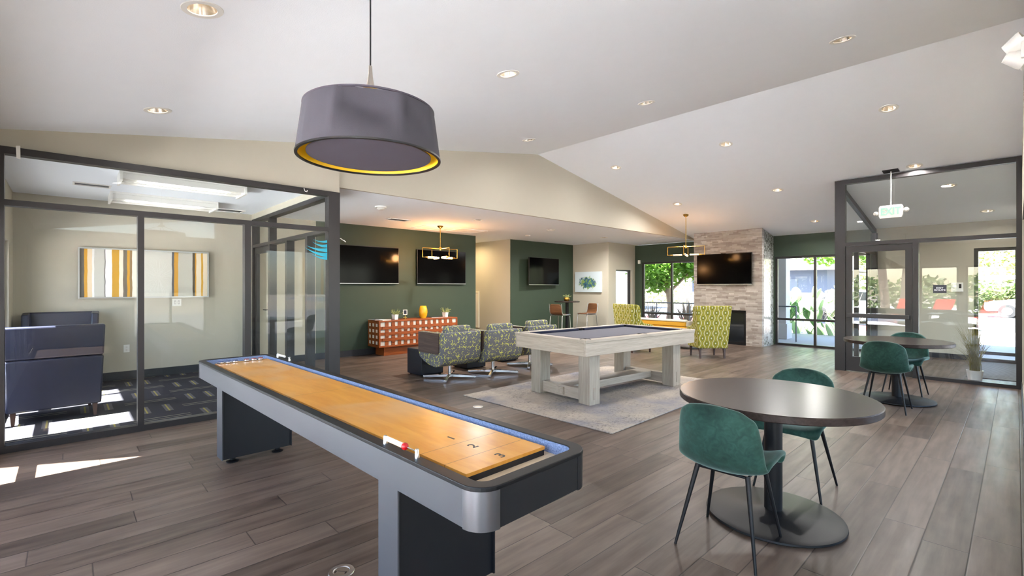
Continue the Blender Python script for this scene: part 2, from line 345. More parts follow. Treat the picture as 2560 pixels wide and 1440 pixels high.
# ------------------------------------------------------------------ mesh helpers
class MB:
    def __init__(s): s.bm = bmesh.new(); s.mi = 0
    def f(s, vs):
        try: k = s.bm.faces.new(vs); k.material_index = s.mi; return k
        except ValueError: return None
    def hexa(s, a, b):   # bottom ring and top ring of points
        va = [s.bm.verts.new(p) for p in a]; vb = [s.bm.verts.new(p) for p in b]; n = len(a)
        s.f(va[::-1]); s.f(vb)
        for i in range(n): s.f([va[i], va[(i + 1) % n], vb[(i + 1) % n], vb[i]])
        return s
    def box(s, x0, x1, y0, y1, z0, z1):
        return s.hexa([(x0, y0, z0), (x1, y0, z0), (x1, y1, z0), (x0, y1, z0)], [(x0, y0, z1), (x1, y0, z1), (x1, y1, z1), (x0, y1, z1)])
    def taper(s, x0, x1, y0, y1, z0, z1, t=.8):
        cx, cy, hx, hy = (x0 + x1) / 2, (y0 + y1) / 2, (x1 - x0) / 2, (y1 - y0) / 2
        q = [(-1, -1), (1, -1), (1, 1), (-1, 1)]
        return s.hexa([(cx + a * hx * t, cy + b * hy * t, z0) for a, b in q], [(cx + a * hx, cy + b * hy, z1) for a, b in q])
    def prism(s, poly, a0, a1, ax='z'):
        mp = {'z': lambda p, a: (p[0], p[1], a), 'y': lambda p, a: (p[0], a, p[1]), 'x': lambda p, a: (a, p[0], p[1])}[ax]
        return s.hexa([mp(p, a0) for p in poly], [mp(p, a1) for p in poly])
    def lathe(s, prof, c=(0, 0, 0), seg=32, fn=None, close=False):
        rings = []
        for r, z in prof:
            ring = []
            for i in range(seg):
                a = 2 * math.pi * i / seg; rr, zz = (r, z) if fn is None else fn(r, z, a)
                ring.append(s.bm.verts.new((c[0] + rr * math.cos(a), c[1] + rr * math.sin(a), c[2] + zz)))
            rings.append(ring)
        pairs = list(zip(rings, rings[1:])) + ([(rings[-1], rings[0])] if close else [])
        for p, q in pairs:
            for i in range(seg): s.f([p[i], p[(i + 1) % seg], q[(i + 1) % seg], q[i]])
        if not close:
            if prof[0][0] > 1e-4: s.f(rings[0][::-1])
            if prof[-1][0] > 1e-4: s.f(rings[-1])
        return s
    def tube(s, pts, r, seg=10, r1=None, cap=True):
        pts = [Vector(p) for p in pts]; rings = []; n = len(pts); prev = None
        for i, p in enumerate(pts):
            d = ((pts[min(i + 1, n - 1)] - pts[max(i - 1, 0)])).normalized()
            if prev is None: u = d.orthogonal().normalized()
            else: u = (prev - d * prev.dot(d)).normalized()
            prev = u; w = d.cross(u); rr = r if r1 is None else r + (r1 - r) * i / (n - 1)
            rings.append([s.bm.verts.new(p + (u * math.cos(2 * math.pi * k / seg) + w * math.sin(2 * math.pi * k / seg)) * rr) for k in range(seg)])
        for a, b in zip(rings, rings[1:]):
            for k in range(seg): s.f([a[k], a[(k + 1) % seg], b[(k + 1) % seg], b[k]])
        if cap: s.f(rings[0][::-1]); s.f(rings[-1])
        return s
    def ball(s, c, r, sx=1, sy=1, sz=1, seg=16, rings=10, rot=None):
        M_ = Matrix.Translation(c) @ (rot.to_4x4() if rot else Matrix()) @ Matrix.Diagonal((r * sx, r * sy, r * sz, 1))
        before = set(s.bm.faces)
        bmesh.ops.create_uvsphere(s.bm, u_segments=seg, v_segments=rings, radius=1, matrix=M_)
        for k in s.bm.faces:
            if k not in before: k.material_index = s.mi
        return s
    def quad(s, *p): s.f([s.bm.verts.new(q) for q in p]); return s
    def grid(s, P):
        vs = [[s.bm.verts.new(p) for p in row] for row in P]
        for a, b in zip(vs, vs[1:]):
            for i in range(len(a) - 1): s.f([a[i], a[i + 1], b[i + 1], b[i]])
        return s

def obj(name, mb, mat, parent=None, loc=None, rotz=0, smooth=None, bevel=0, seg=2, sub=0, solid=0, recalc=True):
    bm = mb.bm
    if recalc: bmesh.ops.recalc_face_normals(bm, faces=bm.faces)
    me = bpy.data.meshes.new(name); bm.to_mesh(me); bm.free()
    for q in (mat if isinstance(mat, (list, tuple)) else [mat]): me.materials.append(q)
    if smooth is not None:
        for p in me.polygons: p.use_smooth = True
        me.set_sharp_from_angle(angle=R(smooth))
    o = bpy.data.objects.new(name, me); C.objects.link(o)
    if parent is not None: o.parent = parent
    if loc: o.location = loc
    o.rotation_euler.z = rotz
    if solid:
        d = o.modifiers.new('solid', 'SOLIDIFY'); d.thickness = solid; d.offset = 0
    if bevel:
        b = o.modifiers.new('bevel', 'BEVEL'); b.width = bevel; b.segments = seg; b.limit_method = 'ANGLE'; b.angle_limit = R(40)
    if sub:
        u = o.modifiers.new('sub', 'SUBSURF'); u.levels = sub; u.render_levels = sub
    return o

def tag(o, label, cat, group=None, kind=None):
    o['label'] = label; o['category'] = cat
    if group: o['group'] = group
    if kind: o['kind'] = kind
    return o
def thing(name, label, cat, loc=(0, 0, 0), rotz=0, group=None):
    o = bpy.data.objects.new(name, None); C.objects.link(o); o.empty_display_size = .1
    o.location = loc; o.rotation_euler.z = rotz
    return tag(o, label, cat, group)
def struct(name, mb, mat, parent=None, label=None, cat=None, **k):
    o = obj(name, mb, mat, parent, **k)
    if parent is None:
        o['kind'] = 'structure'
        if label: o['label'] = label
        if cat: o['category'] = cat
    return o
def dup(root, loc, rotz, label, group=None):
    r = root.copy(); C.objects.link(r); r.location = loc; r.rotation_euler.z = rotz; r['label'] = label
    if group: r['group'] = group
    for ch in list(root.children):
        c = ch.copy(); C.objects.link(c); c.parent = r
        for gch in ch.children:
            d = gch.copy(); C.objects.link(d); d.parent = c
    return r
def text(name, body, size, mat, parent, M_, ext=.001, bold=0):
    cu = bpy.data.curves.new(name, 'FONT'); cu.body = body; cu.size = size; cu.align_x = 'CENTER'; cu.align_y = 'CENTER'; cu.extrude = ext; cu.offset = bold
    t = bpy.data.objects.new(name, cu); C.objects.link(t)
    dg = bpy.context.evaluated_depsgraph_get(); me = bpy.data.meshes.new_from_object(t.evaluated_get(dg))
    bpy.data.objects.remove(t); bpy.data.curves.remove(cu)
    o = bpy.data.objects.new(name, me); C.objects.link(o); me.materials.clear(); me.materials.append(mat)
    me.transform(M_); o.parent = parent
    return o
def wallgrid(mb, ax, p0, p1, a0, a1, z0, z1, openings=()):
    # solid wall between p0..p1 thick, running a0..a1, with rectangular holes (a, b, zlo, zhi)
    cuts = sorted({a0, a1} | {v for q in openings for v in q[:2] if a0 < v < a1})
    for lo, hi in zip(cuts, cuts[1:]):
        mid = (lo + hi) / 2; zs = [(z0, z1)]
        for q in openings:
            if q[0] <= mid <= q[1]:
                nz = []
                for a, b in zs:
                    if q[2] > a: nz.append((a, min(b, q[2])))
                    if q[3] < b: nz.append((max(a, q[3]), b))
                zs = [t for t in nz if t[1] - t[0] > 1e-4]
        for a, b in zs:
            if ax == 'x': mb.box(lo, hi, p0, p1, a, b)
            else: mb.box(p0, p1, lo, hi, a, b)
    return mb
def zl(x): return 3.807 - .161 * (6.23 - x)
def zr(x): return 3.807 - .182 * (x - 6.23)
def zc(x): return zl(x) if x < 6.23 else zr(x)

# ------------------------------------------------------------------ setting
struct('floor', MB().box(-.7, 12.75, -3.7, 12.2, -.1, 0), m['floor'])
struct('floor.001', MB().box(-.53, 2.38, 5.92, 9.25, 0, .006), m['carpet'])

DL = [(.53, 2.99), (.56, 4.97), (2.8, 3.03), (5.1, 3.06), (5.08, 5.04), (5.07, 1.07), (7.37, 1.08), (7.38, 3.06), (7.36, 5.05), (9.58, 3.03), (9.6, 5.01), (9.36, 1.06), (11.68, 2.96), (10.41, .75), (11.97, .36)]
SL = [(5.714, 7.02), (7.894, 7.138), (10.1, 7.29)]
def tilt(x): return -math.atan(.161) if x < 6.23 else math.atan(.182)
def bored(name, mb, mat, holes):
    o = obj(name, mb, mat); cut = MB()
    for (x, y, z, t) in holes:
        a = Vector((math.sin(t), 0, math.cos(t))); cut.tube([Vector((x, y, z)) - a * .08, Vector((x, y, z)) + a * .085], .083, 24)
    k = obj('cutter', cut, mat); b = o.modifiers.new('b', 'BOOLEAN'); b.object = k; b.operation = 'DIFFERENCE'; b.solver = 'EXACT'
    dg = bpy.context.evaluated_depsgraph_get(); me = bpy.data.meshes.new_from_object(o.evaluated_get(dg))
    o.modifiers.clear(); o.data = me; bpy.data.objects.remove(k); o['kind'] = 'structure'
    return o
bored('ceiling', MB().prism([(-.7, zl(-.7)), (6.23, 3.807), (12.75, zr(12.75)), (12.75, zr(12.75) + .2), (6.23, 4.007), (-.7, zl(-.7) + .2)], -3.7, 6.0, 'y'), m['ceil'], [(x, y, zc(x), tilt(x)) for x, y in DL])
bored('ceiling.001', MB().box(-.7, 12.75, 6.0, 12.2, 2.68, 2.88), m['ceil'], [(x, y, 2.68, 0) for x, y in SL])

# gable wall above the flat ceiling, with the office header standing a little proud
struct('wall_gable', MB().prism([(2.5, 2.68), (12.6, 2.68), (12.6, 2.7), (6.23, 3.86), (2.5, zl(2.5) + .05)], 5.95, 5.999, 'y'), m['beige'])
struct('wall_header', MB().prism([(-.6, 2.587), (2.52, 2.587), (2.52, zl(2.52) + .05), (-.6, zl(-.6) + .05)], 5.88, 6.1, 'y'), m['beige'])
struct('wall_header.001', MB().box(2.38, 2.5, 6.1, 9.25, 2.587, 2.69), m['beige'])
# back walls
struct('wall_office', MB().box(-.7, 3.5, 9.25, 9.4, 0, 2.7), m['beige'])
struct('wall_back', MB().box(3.5, 7.44, 9.25, 9.4, 0, 2.7), m['green'])
struct('wall_corridor', MB().box(7.3, 7.44, 9.4, 12, 0, 2.7).box(8.63, 8.77, 9.252, 12, 0, 2.7).box(7.3, 8.77, 12, 12.15, 0, 2.7), m['beige'])
struct('wall_back.001', MB().box(8.632, 11.35, 9.25, 9.4, 0, 2.7).box(8.63, 8.634, 9.25, 9.26, 0, 2.7), m['green'])
struct('wall_lounge', MB().box(11.23, 11.38, 7.95, 9.25, 0, 2.7), m['beige'])
sw = MB(); wallgrid(sw, 'x', 7.95, 8.1, 11.38, 12.75, 0, 2.7, [(11.6, 12.4, .62, 1.91)]); struct('wall_side', sw, m['beige'])
# window wall at the far end, vestibule back wall
ww = MB(); wallgrid(ww, 'y', 12.6, 12.75, 2.1, 7.95, 0, 2.66, [(5.9, 7.71, 0, 2.14), (2.16, 4.04, 0, 2.14)]); struct('wall_window', ww, m['green'])
vw = MB(); wallgrid(vw, 'y', 12.6, 12.75, -.05, 2.1, 0, 2.66, [(-.04, .56, 0, 2.14)]); struct('wall_vestibule', vw, m['beige'])
RW = [(3.3, 6.0, .1, 2.3), (6.3, 9.3, .1, 2.3), (10.6, 12.0, .1, 1.75)]
rw = MB(); wallgrid(rw, 'x', -.2, -.05, 3.0, 12.6, 0, 2.62, RW); rw.prism([(3.0, 2.62), (12.6, 2.62), (12.6, zr(12.6) + .04), (6.23, 3.85), (3.0, zl(3.0) + .04)], -.2, -.05, 'y')
struct('wall_right', rw, m['beige'])
struct('wall_right.001', MB().prism([(-3.6, 0), (-.2, 0), (-.2, zl(3) + .02), (-3.6, zl(3) + .02)], 3.0, 3.15, 'x'), m['beige'])
# pool side wall (left, behind the camera) and rear wall
LW = [(-3.2, -.5, .1, 2.3), (.15, 1.05, .1, 2.05), (1.2, 2.1, .1, 2.05), (2.3, 3.5, .1, 2.05), (3.62, 4.45, .1, 2.05), (4.86, 5.62, .1, 2.02), (6.2, 8.62, .12, 1.98)]
lw = MB(); wallgrid(lw, 'y', -.68, -.53, -3.6, 9.25, 0, 2.75, LW); struct('wall_left', lw, m['beige'])
rw = MB(); wallgrid(rw, 'x', -3.68, -3.53, -.68, 3.15, 0, 2.75, [(1.2, 2.8, .1, 1.3)]); struct('wall_rear', rw, m['beige'])

# baseboards
bb = lambda n, *b: struct(n, MB().box(*b), m['base'])
bb('baseboard_office', -.53, 2.36, 9.235, 9.25, .006, .128)
bb('baseboard_back', 2.5, 7.44, 9.235, 9.25, 0, .122)
bb('baseboard_back.001', 8.63, 11.23, 9.235, 9.25, 0, .122)
bb('baseboard_lounge', 11.215, 11.23, 7.95, 9.235, 0, .122)
bb('baseboard_side', 11.23, 12.6, 7.935, 7.95, 0, .122)
bb('baseboard_corridor', 8.615, 8.63, 9.26, 12, 0, .122)
bb('baseboard_left', -.53, -.515, 5.93, 9.235, .006, .1)
bb('baseboard_vestibule', 12.585, 12.6, .6, 2.0, 0, .1)
bb('baseboard_right', 3.0, 9.5, -.05, -.04, 0, .11)

def frame_window(name, ax, c, a0, a1, z0, z1, posts=(), rails=(), w=.05, d=.07, glass='glass2', base=None):
    # aluminium window: frame mesh plus one pane per light
    mb = MB(); A = [a0] + list(posts) + [a1]; Z = [z0] + list(rails) + [z1]
    def bx(u0, u1, p, q):
        if ax == 'x': mb.box(u0, u1, c - d / 2, c + d / 2, p, q)
        else: mb.box(c - d / 2, c + d / 2, u0, u1, p, q)
    bx(a0, a0 + w, z0, z1); bx(a1 - w, a1, z0, z1); bx(a0 + w, a1 - w, z0, z0 + w); bx(a0 + w, a1 - w, z1 - w, z1)
    for p in posts: bx(p - w / 2, p + w / 2, z0 + w, z1 - w)
    for r in rails:
        for u, v in zip(A, A[1:]): bx(u + (w if u == a0 else w / 2), v - (w if v == a1 else w / 2), r - w / 2, r + w / 2)
    o = struct(name, mb, m['frame'])
    for u, v in zip(A, A[1:]):
        for p, q in zip(Z, Z[1:]):
            u0 = u + (w if u == a0 else w / 2); v0 = v - (w if v == a1 else w / 2); p0 = p + (w if p == z0 else w / 2); q0 = q - (w if q == z1 else w / 2)
            g = MB(); t = .003
            if ax == 'x': g.box(u0, v0, c - t, c + t, p0, q0)
            else: g.box(c - t, c + t, u0, v0, p0, q0)
            obj('glass_pane', g, m[glass], o)
    return o
frame_window('window_1', 'y', 12.66, 5.9, 7.71, 0, 2.14, [6.77], [.63])
frame_window('window_2', 'y', 12.66, 2.16, 4.04, 0, 2.14, [3.2], [.63])
frame_window('window_3', 'x', 8.02, 11.6, 12.4, .62, 1.91, [], [], .04)
frame_window('window_4', 'y', -.6, 6.2, 8.62, .12, 1.98, [6.85, 7.45, 8.05], [.7], .06)
frame_window('window_5', 'y', -.6, 4.86, 5.62, .1, 2.02, [], [.63], .06)
frame_window('window_6', 'y', -.6, 2.3, 3.5, .1, 2.05, [], [], .05)
frame_window('window_7', 'y', -.6, 1.2, 2.1, .1, 2.05, [], [], .05)
frame_window('window_8', 'y', -.6, .15, 1.05, .1, 2.05, [], [], .05)
frame_window('window_9', 'y', -.6, 3.62, 4.45, .1, 2.05, [], [], .05)
frame_window('window_10', 'y', -.6, -3.2, -.5, .1, 2.3, [-1.85], [], .05)  # out of view behind the camera, added to let daylight in
frame_window('window_11', 'x', -3.6, 1.2, 2.8, .1, 1.3, [2.0], [], .05)  # unseen rear opening, added for daylight and sized for its glass reflection
frame_window('window_16', 'x', -.13, 3.3, 6.0, .1, 2.3, [4.2, 5.1], [], .05)  # this and the next two: unseen, added so daylight reaches the ceiling
frame_window('window_17', 'x', -.13, 6.3, 9.3, .1, 2.3, [7.3, 8.3], [], .05)
frame_window('window_18', 'x', -.13, 10.6, 12.0, .1, 1.75, [], [], .05)
frame_window('door_1', 'y', 12.66, -.04, .56, 0, 2.14, [], [.16], .06)

# glazed office partition (front and side)
F = MB(); Y0, Y1 = 5.82, 5.92
for a, b in ((-.53, -.385), (.5, .55), (1.43, 1.49)): F.box(a, b, Y0, Y1, .06, 2.09)
F.box(-.53, -.385, Y0, Y1, 2.14, 2.527)
F.box(2.36, 2.5, Y0, Y1 + .02, 0, 2.587)
F.box(-.53, 2.36, Y0, Y1, 0, .06).box(-.53, 2.36, Y0, Y1, 2.09, 2.14).box(-.53, 2.36, Y0, Y1, 2.527, 2.587)
p1 = struct('window_12', F, m['frame'])
for a, b, z0, z1 in ((-.385, .5, .06, 2.09), (.55, 1.43, .06, 2.09), (1.49, 2.36, .06, 2.09), (-.385, 2.36, 2.14, 2.527)):
    obj('glass_pane', MB().box(a, b, 5.867, 5.873, z0, z1), m['glass'], p1)
F = MB(); X0, X1 = 2.38, 2.49
for a, b in ((6.6, 6.68), (7.42, 7.5), (8.24, 8.32)): F.box(X0, X1, a, b, .06, 2.09)
F.box(X0, X1, 8.24, 8.32, 2.14, 2.527).box(X0, X1, 9.17, 9.25, .0, 2.09).box(X0, X1, 9.17, 9.25, 2.14, 2.527)
F.box(X0, X1, 5.94, 8.24, 0, .06).box(X0, X1, 5.94, 9.25, 2.09, 2.14).box(X0, X1, 5.94, 9.25, 2.527, 2.587)
p2 = struct('window_13', F, m['frame'])
for a, b, z0, z1 in ((5.94, 6.6, .06, 2.09), (6.68, 7.42, .06, 2.09), (7.5, 8.24, .06, 2.09), (5.94, 8.24, 2.14, 2.527), (8.32, 9.17, 2.14, 2.527)):
    obj('glass_pane', MB().box(2.432, 2.438, a, b, z0, z1), m['glass'], p2)
d = struct('door_2', MB().box(2.41, 2.46, 8.325, 8.42, .01, 2.085).box(2.41, 2.46, 9.07, 9.165, .01, 2.085).box(2.41, 2.46, 8.42, 9.07, 1.98, 2.085).box(2.41, 2.46, 8.42, 9.07, .01, .2), m['frame'])
obj('glass_pane', MB().box(2.432, 2.438, 8.42, 9.07, .2, 1.98), m['glass'], d)
obj('door_handle', MB().box(2.395, 2.41, 8.35, 8.39, .95, 1.15).tube([(2.40, 8.37, 1.03), (2.36, 8.37, 1.03), (2.36, 8.5, 1.03)], .009, 8), m['black'], d, smooth=40)

# glazed vestibule: front wall with door, side return under the sloping ceiling
F = MB(); X0, X1 = 9.5, 9.6; zt = zr(9.55) - .01
F.box(X0, X1, 1.967, 2.115, 0, zt).box(X0, X1, -.05, .005, 0, zt).box(X0, X1, .005, 1.967, zt - .07, zt).box(X0, X1, .005, 1.967, 2.085, 2.145)
F.box(X0, X1, 1.03, 1.1, 0, 2.085).box(X0, X1, .005, 1.03, 0, .05)
v = struct('window_14', F, m['frame'])
obj('glass_pane', MB().box(9.547, 9.553, .005, 1.03, .05, 2.085), m['glassv'], v)
obj('glass_pane', MB().box(9.547, 9.553, .005, 1.967, 2.145, zt - .07), m['glassv'], v)
d = struct('door_3', MB().box(9.52, 9.57, 1.105, 1.19, .01, 2.08).box(9.52, 9.57, 1.877, 1.962, .01, 2.08).box(9.52, 9.57, 1.19, 1.877, 1.98, 2.08).box(9.52, 9.57, 1.19, 1.877, .01, .25), m['frame'])
obj('glass_pane', MB().box(9.542, 9.548, 1.19, 1.877, .25, 1.98), m['glassv'], d)
obj('push_bar', MB().box(9.45, 9.5, 1.13, 1.94, .9, .965).box(9.5, 9.52, 1.13, 1.18, .9, .965).box(9.5, 9.52, 1.89, 1.94, .9, .965), m['frame'], d, bevel=.008)
F = MB(); sl = lambda x: zr(x) - .01
F.hexa([(9.6, 2.05, sl(9.6) - .09), (12.6, 2.05, sl(12.6) - .09), (12.6, 2.115, sl(12.6) - .09), (9.6, 2.115, sl(9.6) - .09)], [(9.6, 2.05, sl(9.6)), (12.6, 2.05, sl(12.6)), (12.6, 2.115, sl(12.6)), (9.6, 2.115, sl(9.6))])
for x in (10.88, 11.93): F.box(x, x + .08, 2.05, 2.115, .05, 2.085)
F.box(12.48, 12.6, 2.03, 2.115, 0, sl(12.6) - .09).box(9.6, 12.48, 2.05, 2.115, 0, .05).box(9.6, 12.48, 2.05, 2.115, 2.085, 2.145)
v = struct('window_15', F, m['frame'])
for a, b in ((9.6, 10.88), (10.96, 11.93), (12.01, 12.48)): obj('glass_pane', MB().box(a, b, 2.08, 2.086, .05, 2.085), m['glassv'], v)
obj('glass_pane', MB().hexa([(9.6, 2.08, 2.145), (12.48, 2.08, 2.145), (12.48, 2.086, 2.145), (9.6, 2.086, 2.145)], [(9.6, 2.08, sl(9.6) - .09), (12.48, 2.08, sl(12.48) - .09), (12.48, 2.086, sl(12.48) - .09), (9.6, 2.086, sl(9.6) - .09)]), m['glassv'], v)

# ------------------------------------------------------------------ fireplace
t = thing('fireplace', 'floor to ceiling stacked stone fireplace with mosaic tiled side', 'fireplace', (11.83, 4.9, 0))
zf = zr(11.83) - .005; zb = zr(12.6) - .005
ch = MB()
for a, b, z0, z1 in ((-.83, -.47, 0, .84), (.42, .82, 0, .84)): ch.box(0, .12, a, b, z0, z1)
ch.hexa([(0, -.83, .84), (.12, -.83, .84), (.12, .82, .84), (0, .82, .84)], [(0, -.83, zf), (.12, -.83, zf - .022), (.12, .82, zf - .022), (0, .82, zf)])
obj('stone_face', ch, m['stone'], t)
sd = MB(); sd.prism([(.12, 0), (.765, 0), (.765, zb), (.12, zf - .022)], -.828, -.78, 'y'); obj('mosaic_side', sd, m['mosaic'], t)
sd = MB(); sd.prism([(.12, 0), (.765, 0), (.765, zb - .01), (.12, zf - .04)], .76, .818, 'y'); obj('plain_side', sd, m['stone'], t)
obj('firebox', MB().box(.06, .1, -.47, .42, .0, .06).box(.06, .1, -.47, .42, .78, .84).box(.06, .1, -.47, -.4, .06, .78).box(.06, .1, .35, .42, .06, .78).box(.45, .5, -.47, .42, 0, .84), m['black'], t)
obj('firebox_glass', MB().box(.075, .085, -.4, .35, .06, .78), m['carg'], t)

# ------------------------------------------------------------------ recessed lights
DLAB = ['recessed ceiling light nearest the camera, cut by the top edge at left', 'recessed ceiling light above the glass office, left of the drum pendant',
 'recessed ceiling light just right of the drum pendant cord', 'small recessed ceiling light in the middle of the near slope, over the pool table', 'small recessed ceiling light closest to the gable peak',
 'recessed ceiling light at upper right, just before the ceiling ridge line', 'bright recessed light on the far slope, right above the exit sign', 'bright recessed light at the centre of the far ceiling slope',
 'bright recessed light on the far slope nearest the gable wall', 'recessed light between the fireplace chandelier and the glass vestibule', 'recessed light just above the brass chandelier by the fireplace',
 'recessed light directly over the top rail of the glass vestibule', 'recessed light nearest the green wall beside the fireplace', 'larger recessed light seen through the vestibule glass', 'smaller recessed light deepest inside the glass vestibule']
SLAB = ['recessed light in the low ceiling just right of the lit brass chandelier', 'recessed light in the low ceiling in front of the corner television', 'recessed light in the low ceiling nearest the side window']
def downlight(x, y, z, tl, label, lens, group, w):
    t = thing('recessed_light', label, 'ceiling light', (x, y, z), 0, group); t.rotation_euler = (0, tl, 0)
    obj('trim_ring', MB().lathe([(.07, -.004), (.098, -.004), (.1, 0), (.1, .002), (.07, .002)], seg=32, close=True), m['white'], t, smooth=50)
    obj('reflector', MB().lathe([(.072, -.003), (.045, .07), (.048, .072), (.077, .0)], seg=28, close=True), m['cone'], t, smooth=50)
    obj('lens', MB().lathe([(.0, .066), (.046, .066), (.046, .072), (0, .072)], seg=24), m[lens], t)
    if w:
        L = bpy.data.lights.new('downlight_lamp', 'AREA'); L.shape = 'DISK'; L.size = .13; L.energy = w; L.color = (1, .97, .94); L.spread = R(165)
        o = bpy.data.objects.new('downlight_lamp', L); C.objects.link(o); o.parent = t; o.location = (0, 0, -.008)
for i, (x, y) in enumerate(DL):
    downlight(x, y, zc(x), tilt(x), DLAB[i], 'lens' if i in (0, 1, 2, 6, 7, 8, 9, 10, 11, 13, 14) else 'dim', 'recessed lights in the sloped ceiling', DOWNLIGHT_W * (.3 if x < 4 else .5 if x > 9.7 and y < 1 else 0.5 if y > 4 and x < 9 else 2.6 if x > 6 else 1))
for i, (x, y) in enumerate(SL): downlight(x, y, 2.68, 0, SLAB[i], 'dim', 'recessed lights in the low ceiling', DOWNLIGHT_W * 5)

# ceiling fittings
t = thing('smoke_detector', 'round white smoke detector on the low ceiling beside the office corner post', 'smoke detector', (3.625, 6.9, 2.68))
obj('base', MB().lathe([(.0, -.025), (.085, -.025), (.09, -.02), (.09, 0)], seg=28), m['white'], t, smooth=40); obj('sensor_dome', MB().lathe([(0, -.06), (.03, -.058), (.055, -.045), (.06, -.026)], seg=24), m['white'], t, smooth=50)
t = thing('smoke_detector', 'small white detector on the low ceiling left of the corner television', 'smoke detector', (8.27, 8.236, 2.68))
obj('base', MB().lathe([(0, -.03), (.05, -.028), (.062, -.015), (.065, 0)], seg=24), m['white'], t, smooth=40)
def vent(name, label, x, y, z, w, d, n):
    t = thing(name, label, 'vent', (x, y, z))
    obj('frame', MB().box(-w / 2, w / 2, -d / 2, -d / 2 + .02, -.012, 0).box(-w / 2, w / 2, d / 2 - .02, d / 2, -.012, 0).box(-w / 2, -w / 2 + .02, -d / 2 + .02, d / 2 - .02, -.012, 0).box(w / 2 - .02, w / 2, -d / 2 + .02, d / 2 - .02, -.012, 0), m['white'], t)
    mb = MB()
    for i in range(n):
        y0 = -d / 2 + .02 + (d - .04) * (i + .2) / n; mb.hexa([(-w / 2 + .02, y0, -.004), (w / 2 - .02, y0, -.004), (w / 2 - .02, y0 + .004, -.004), (-w / 2 + .02, y0 + .004, -.004)], [(-w / 2 + .02, y0 + .012, -.0005), (w / 2 - .02, y0 + .012, -.0005), (w / 2 - .02, y0 + .016, -.0005), (-w / 2 + .02, y0 + .016, -.0005)])
    obj('slats', mb, m['alu'], t)
vent('ceiling_vent', 'small grey louvred vent in the low ceiling beyond the smoke detector', 4.57, 8.02, 2.68, .42, .22, 7)
vent('ceiling_vent', 'white louvred air vent in the office ceiling, left of the light fixtures', .23, 7.9, 2.68, .36, .2, 6)
vent('ceiling_vent', 'white return vent in the office ceiling nearest its back corner', 1.93, 8.98, 2.68, .5, .3, 9)
for x, y, lab in ((5.75, 8.62, 'square access panel in the low ceiling behind the lit chandelier stem'), (6.62, 8.54, 'square access panel in the low ceiling right of the lit chandelier')):
    t = thing('access_panel', lab, 'ceiling panel', (x, y, 2.68))
    obj('frame', MB().box(-.36, .36, -.3, -.27, -.008, 0).box(-.36, .36, .27, .3, -.008, 0).box(-.36, -.33, -.27, .27, -.008, 0).box(.33, .36, -.27, .27, -.008, 0), m['ceil'], t); obj('panel', MB().box(-.325, .325, -.265, .265, -.004, 0), m['ceil'], t)
def fluor(label, x0, x1, y0, y1):
    t = thing('wraparound_light', label, 'ceiling light', ((x0 + x1) / 2, (y0 + y1) / 2, 2.679)); a = (x1 - x0) / 2; b = (y1 - y0) / 2
    obj('housing', MB().box(-a, a, -b, b, -.03, 0).box(-a, -a + .025, -b, b, -.11, -.03).box(a - .025, a, -b, b, -.11, -.03), m['white'], t)
    for k in (-1, 1):
        c = k * b * .5; w = b * .42; obj('trough_side', MB().prism([(c - w, -.03), (c - w, -.09), (c - w * .7, -.09), (c - w * .75, -.03)], -a + .025, a - .025, 'x').prism([(c + w, -.03), (c + w, -.09), (c + w * .7, -.09), (c + w * .75, -.03)], -a + .025, a - .025, 'x'), m['white'], t)
def area(name, parent, loc, sx, sy, e, col=(1, 1, 1)):
    L = bpy.data.lights.new(name, 'AREA'); L.shape = 'RECTANGLE'; L.size = sx; L.size_y = sy; L.energy = e; L.color = col; L.spread = R(170)
    o = bpy.data.objects.new(name, L); C.objects.link(o); o.parent = parent; o.location = loc
fluor('long white twin trough light in the office ceiling, nearer the front glass', .42, 1.66, 6.65, 7.1)
fluor('long white twin trough light in the office ceiling, deeper in the room', .42, 1.66, 8.22, 8.75)

for o in [q for q in bpy.data.objects if q.name.startswith('wraparound_light')]: area('trough_lamp', o, (0, 0, -.06), .9, .3, 1.5, (1, .98, .95))
t = thing('corridor_light', 'warm round ceiling light in the corridor beyond the green wall', 'ceiling light', (7.95, 10.5, 2.68))
obj('disc', MB().lathe([(0, -.03), (.1, -.03), (.12, -.015), (.12, 0), (0, 0)], seg=28), m['white'], t, smooth=40); area('corridor_lamp', t, (0, 0, -.035), .16, .16, 9, (1, .74, .42))

# ------------------------------------------------------------------ drum pendant
zt = zl(1.12); zb0 = 2.05
t = thing('pendant_lamp', 'large dented grey drum shade pendant with yellow lining hanging at top centre', 'pendant lamp', (1.12, 2.24, zb0))
va = math.atan2(-2.24, -1.12)
def dent(r, z, a, k=0):
    for a0, wd, z0, sz, st in ((va - .02, .43, .165, .08, 2.1), (va + .72, .27, .15, .07, 2.2), (va - .75, .2, .1, .09, 1.0)):
        da = (a - a0 + math.pi) % (2 * math.pi) - math.pi
        if abs(da) < wd: r -= (r - r * math.cos(wd) / math.cos(da)) * st * math.exp(-((z - z0) / sz) ** 2)
        else: r += .006 * math.exp(-((abs(da) - wd) / .09) ** 2) * math.exp(-((z - z0) / sz) ** 2)
    return r, z
pr = lambda o: [(.35 - o - .032 * k / 16, .24 * k / 16) for k in range(17)]
obj('shade', MB().lathe(pr(0) + pr(.005)[::-1], seg=96, fn=dent, close=True), m['shade'], t, smooth=60)
li = lambda o: [(.3445 - o - .0325 * k / 16, .002 + .232 * k / 16) for k in range(17)]
obj('lining', MB().lathe(li(0) + li(.003)[::-1], seg=96, fn=dent, close=True), m['yellow'], t, smooth=60)
obj('lower_rim', MB().lathe([(.352, -.004), (.353, .004), (.338, .004), (.338, -.004)], seg=96, close=True), m['bezel'], t, smooth=40)
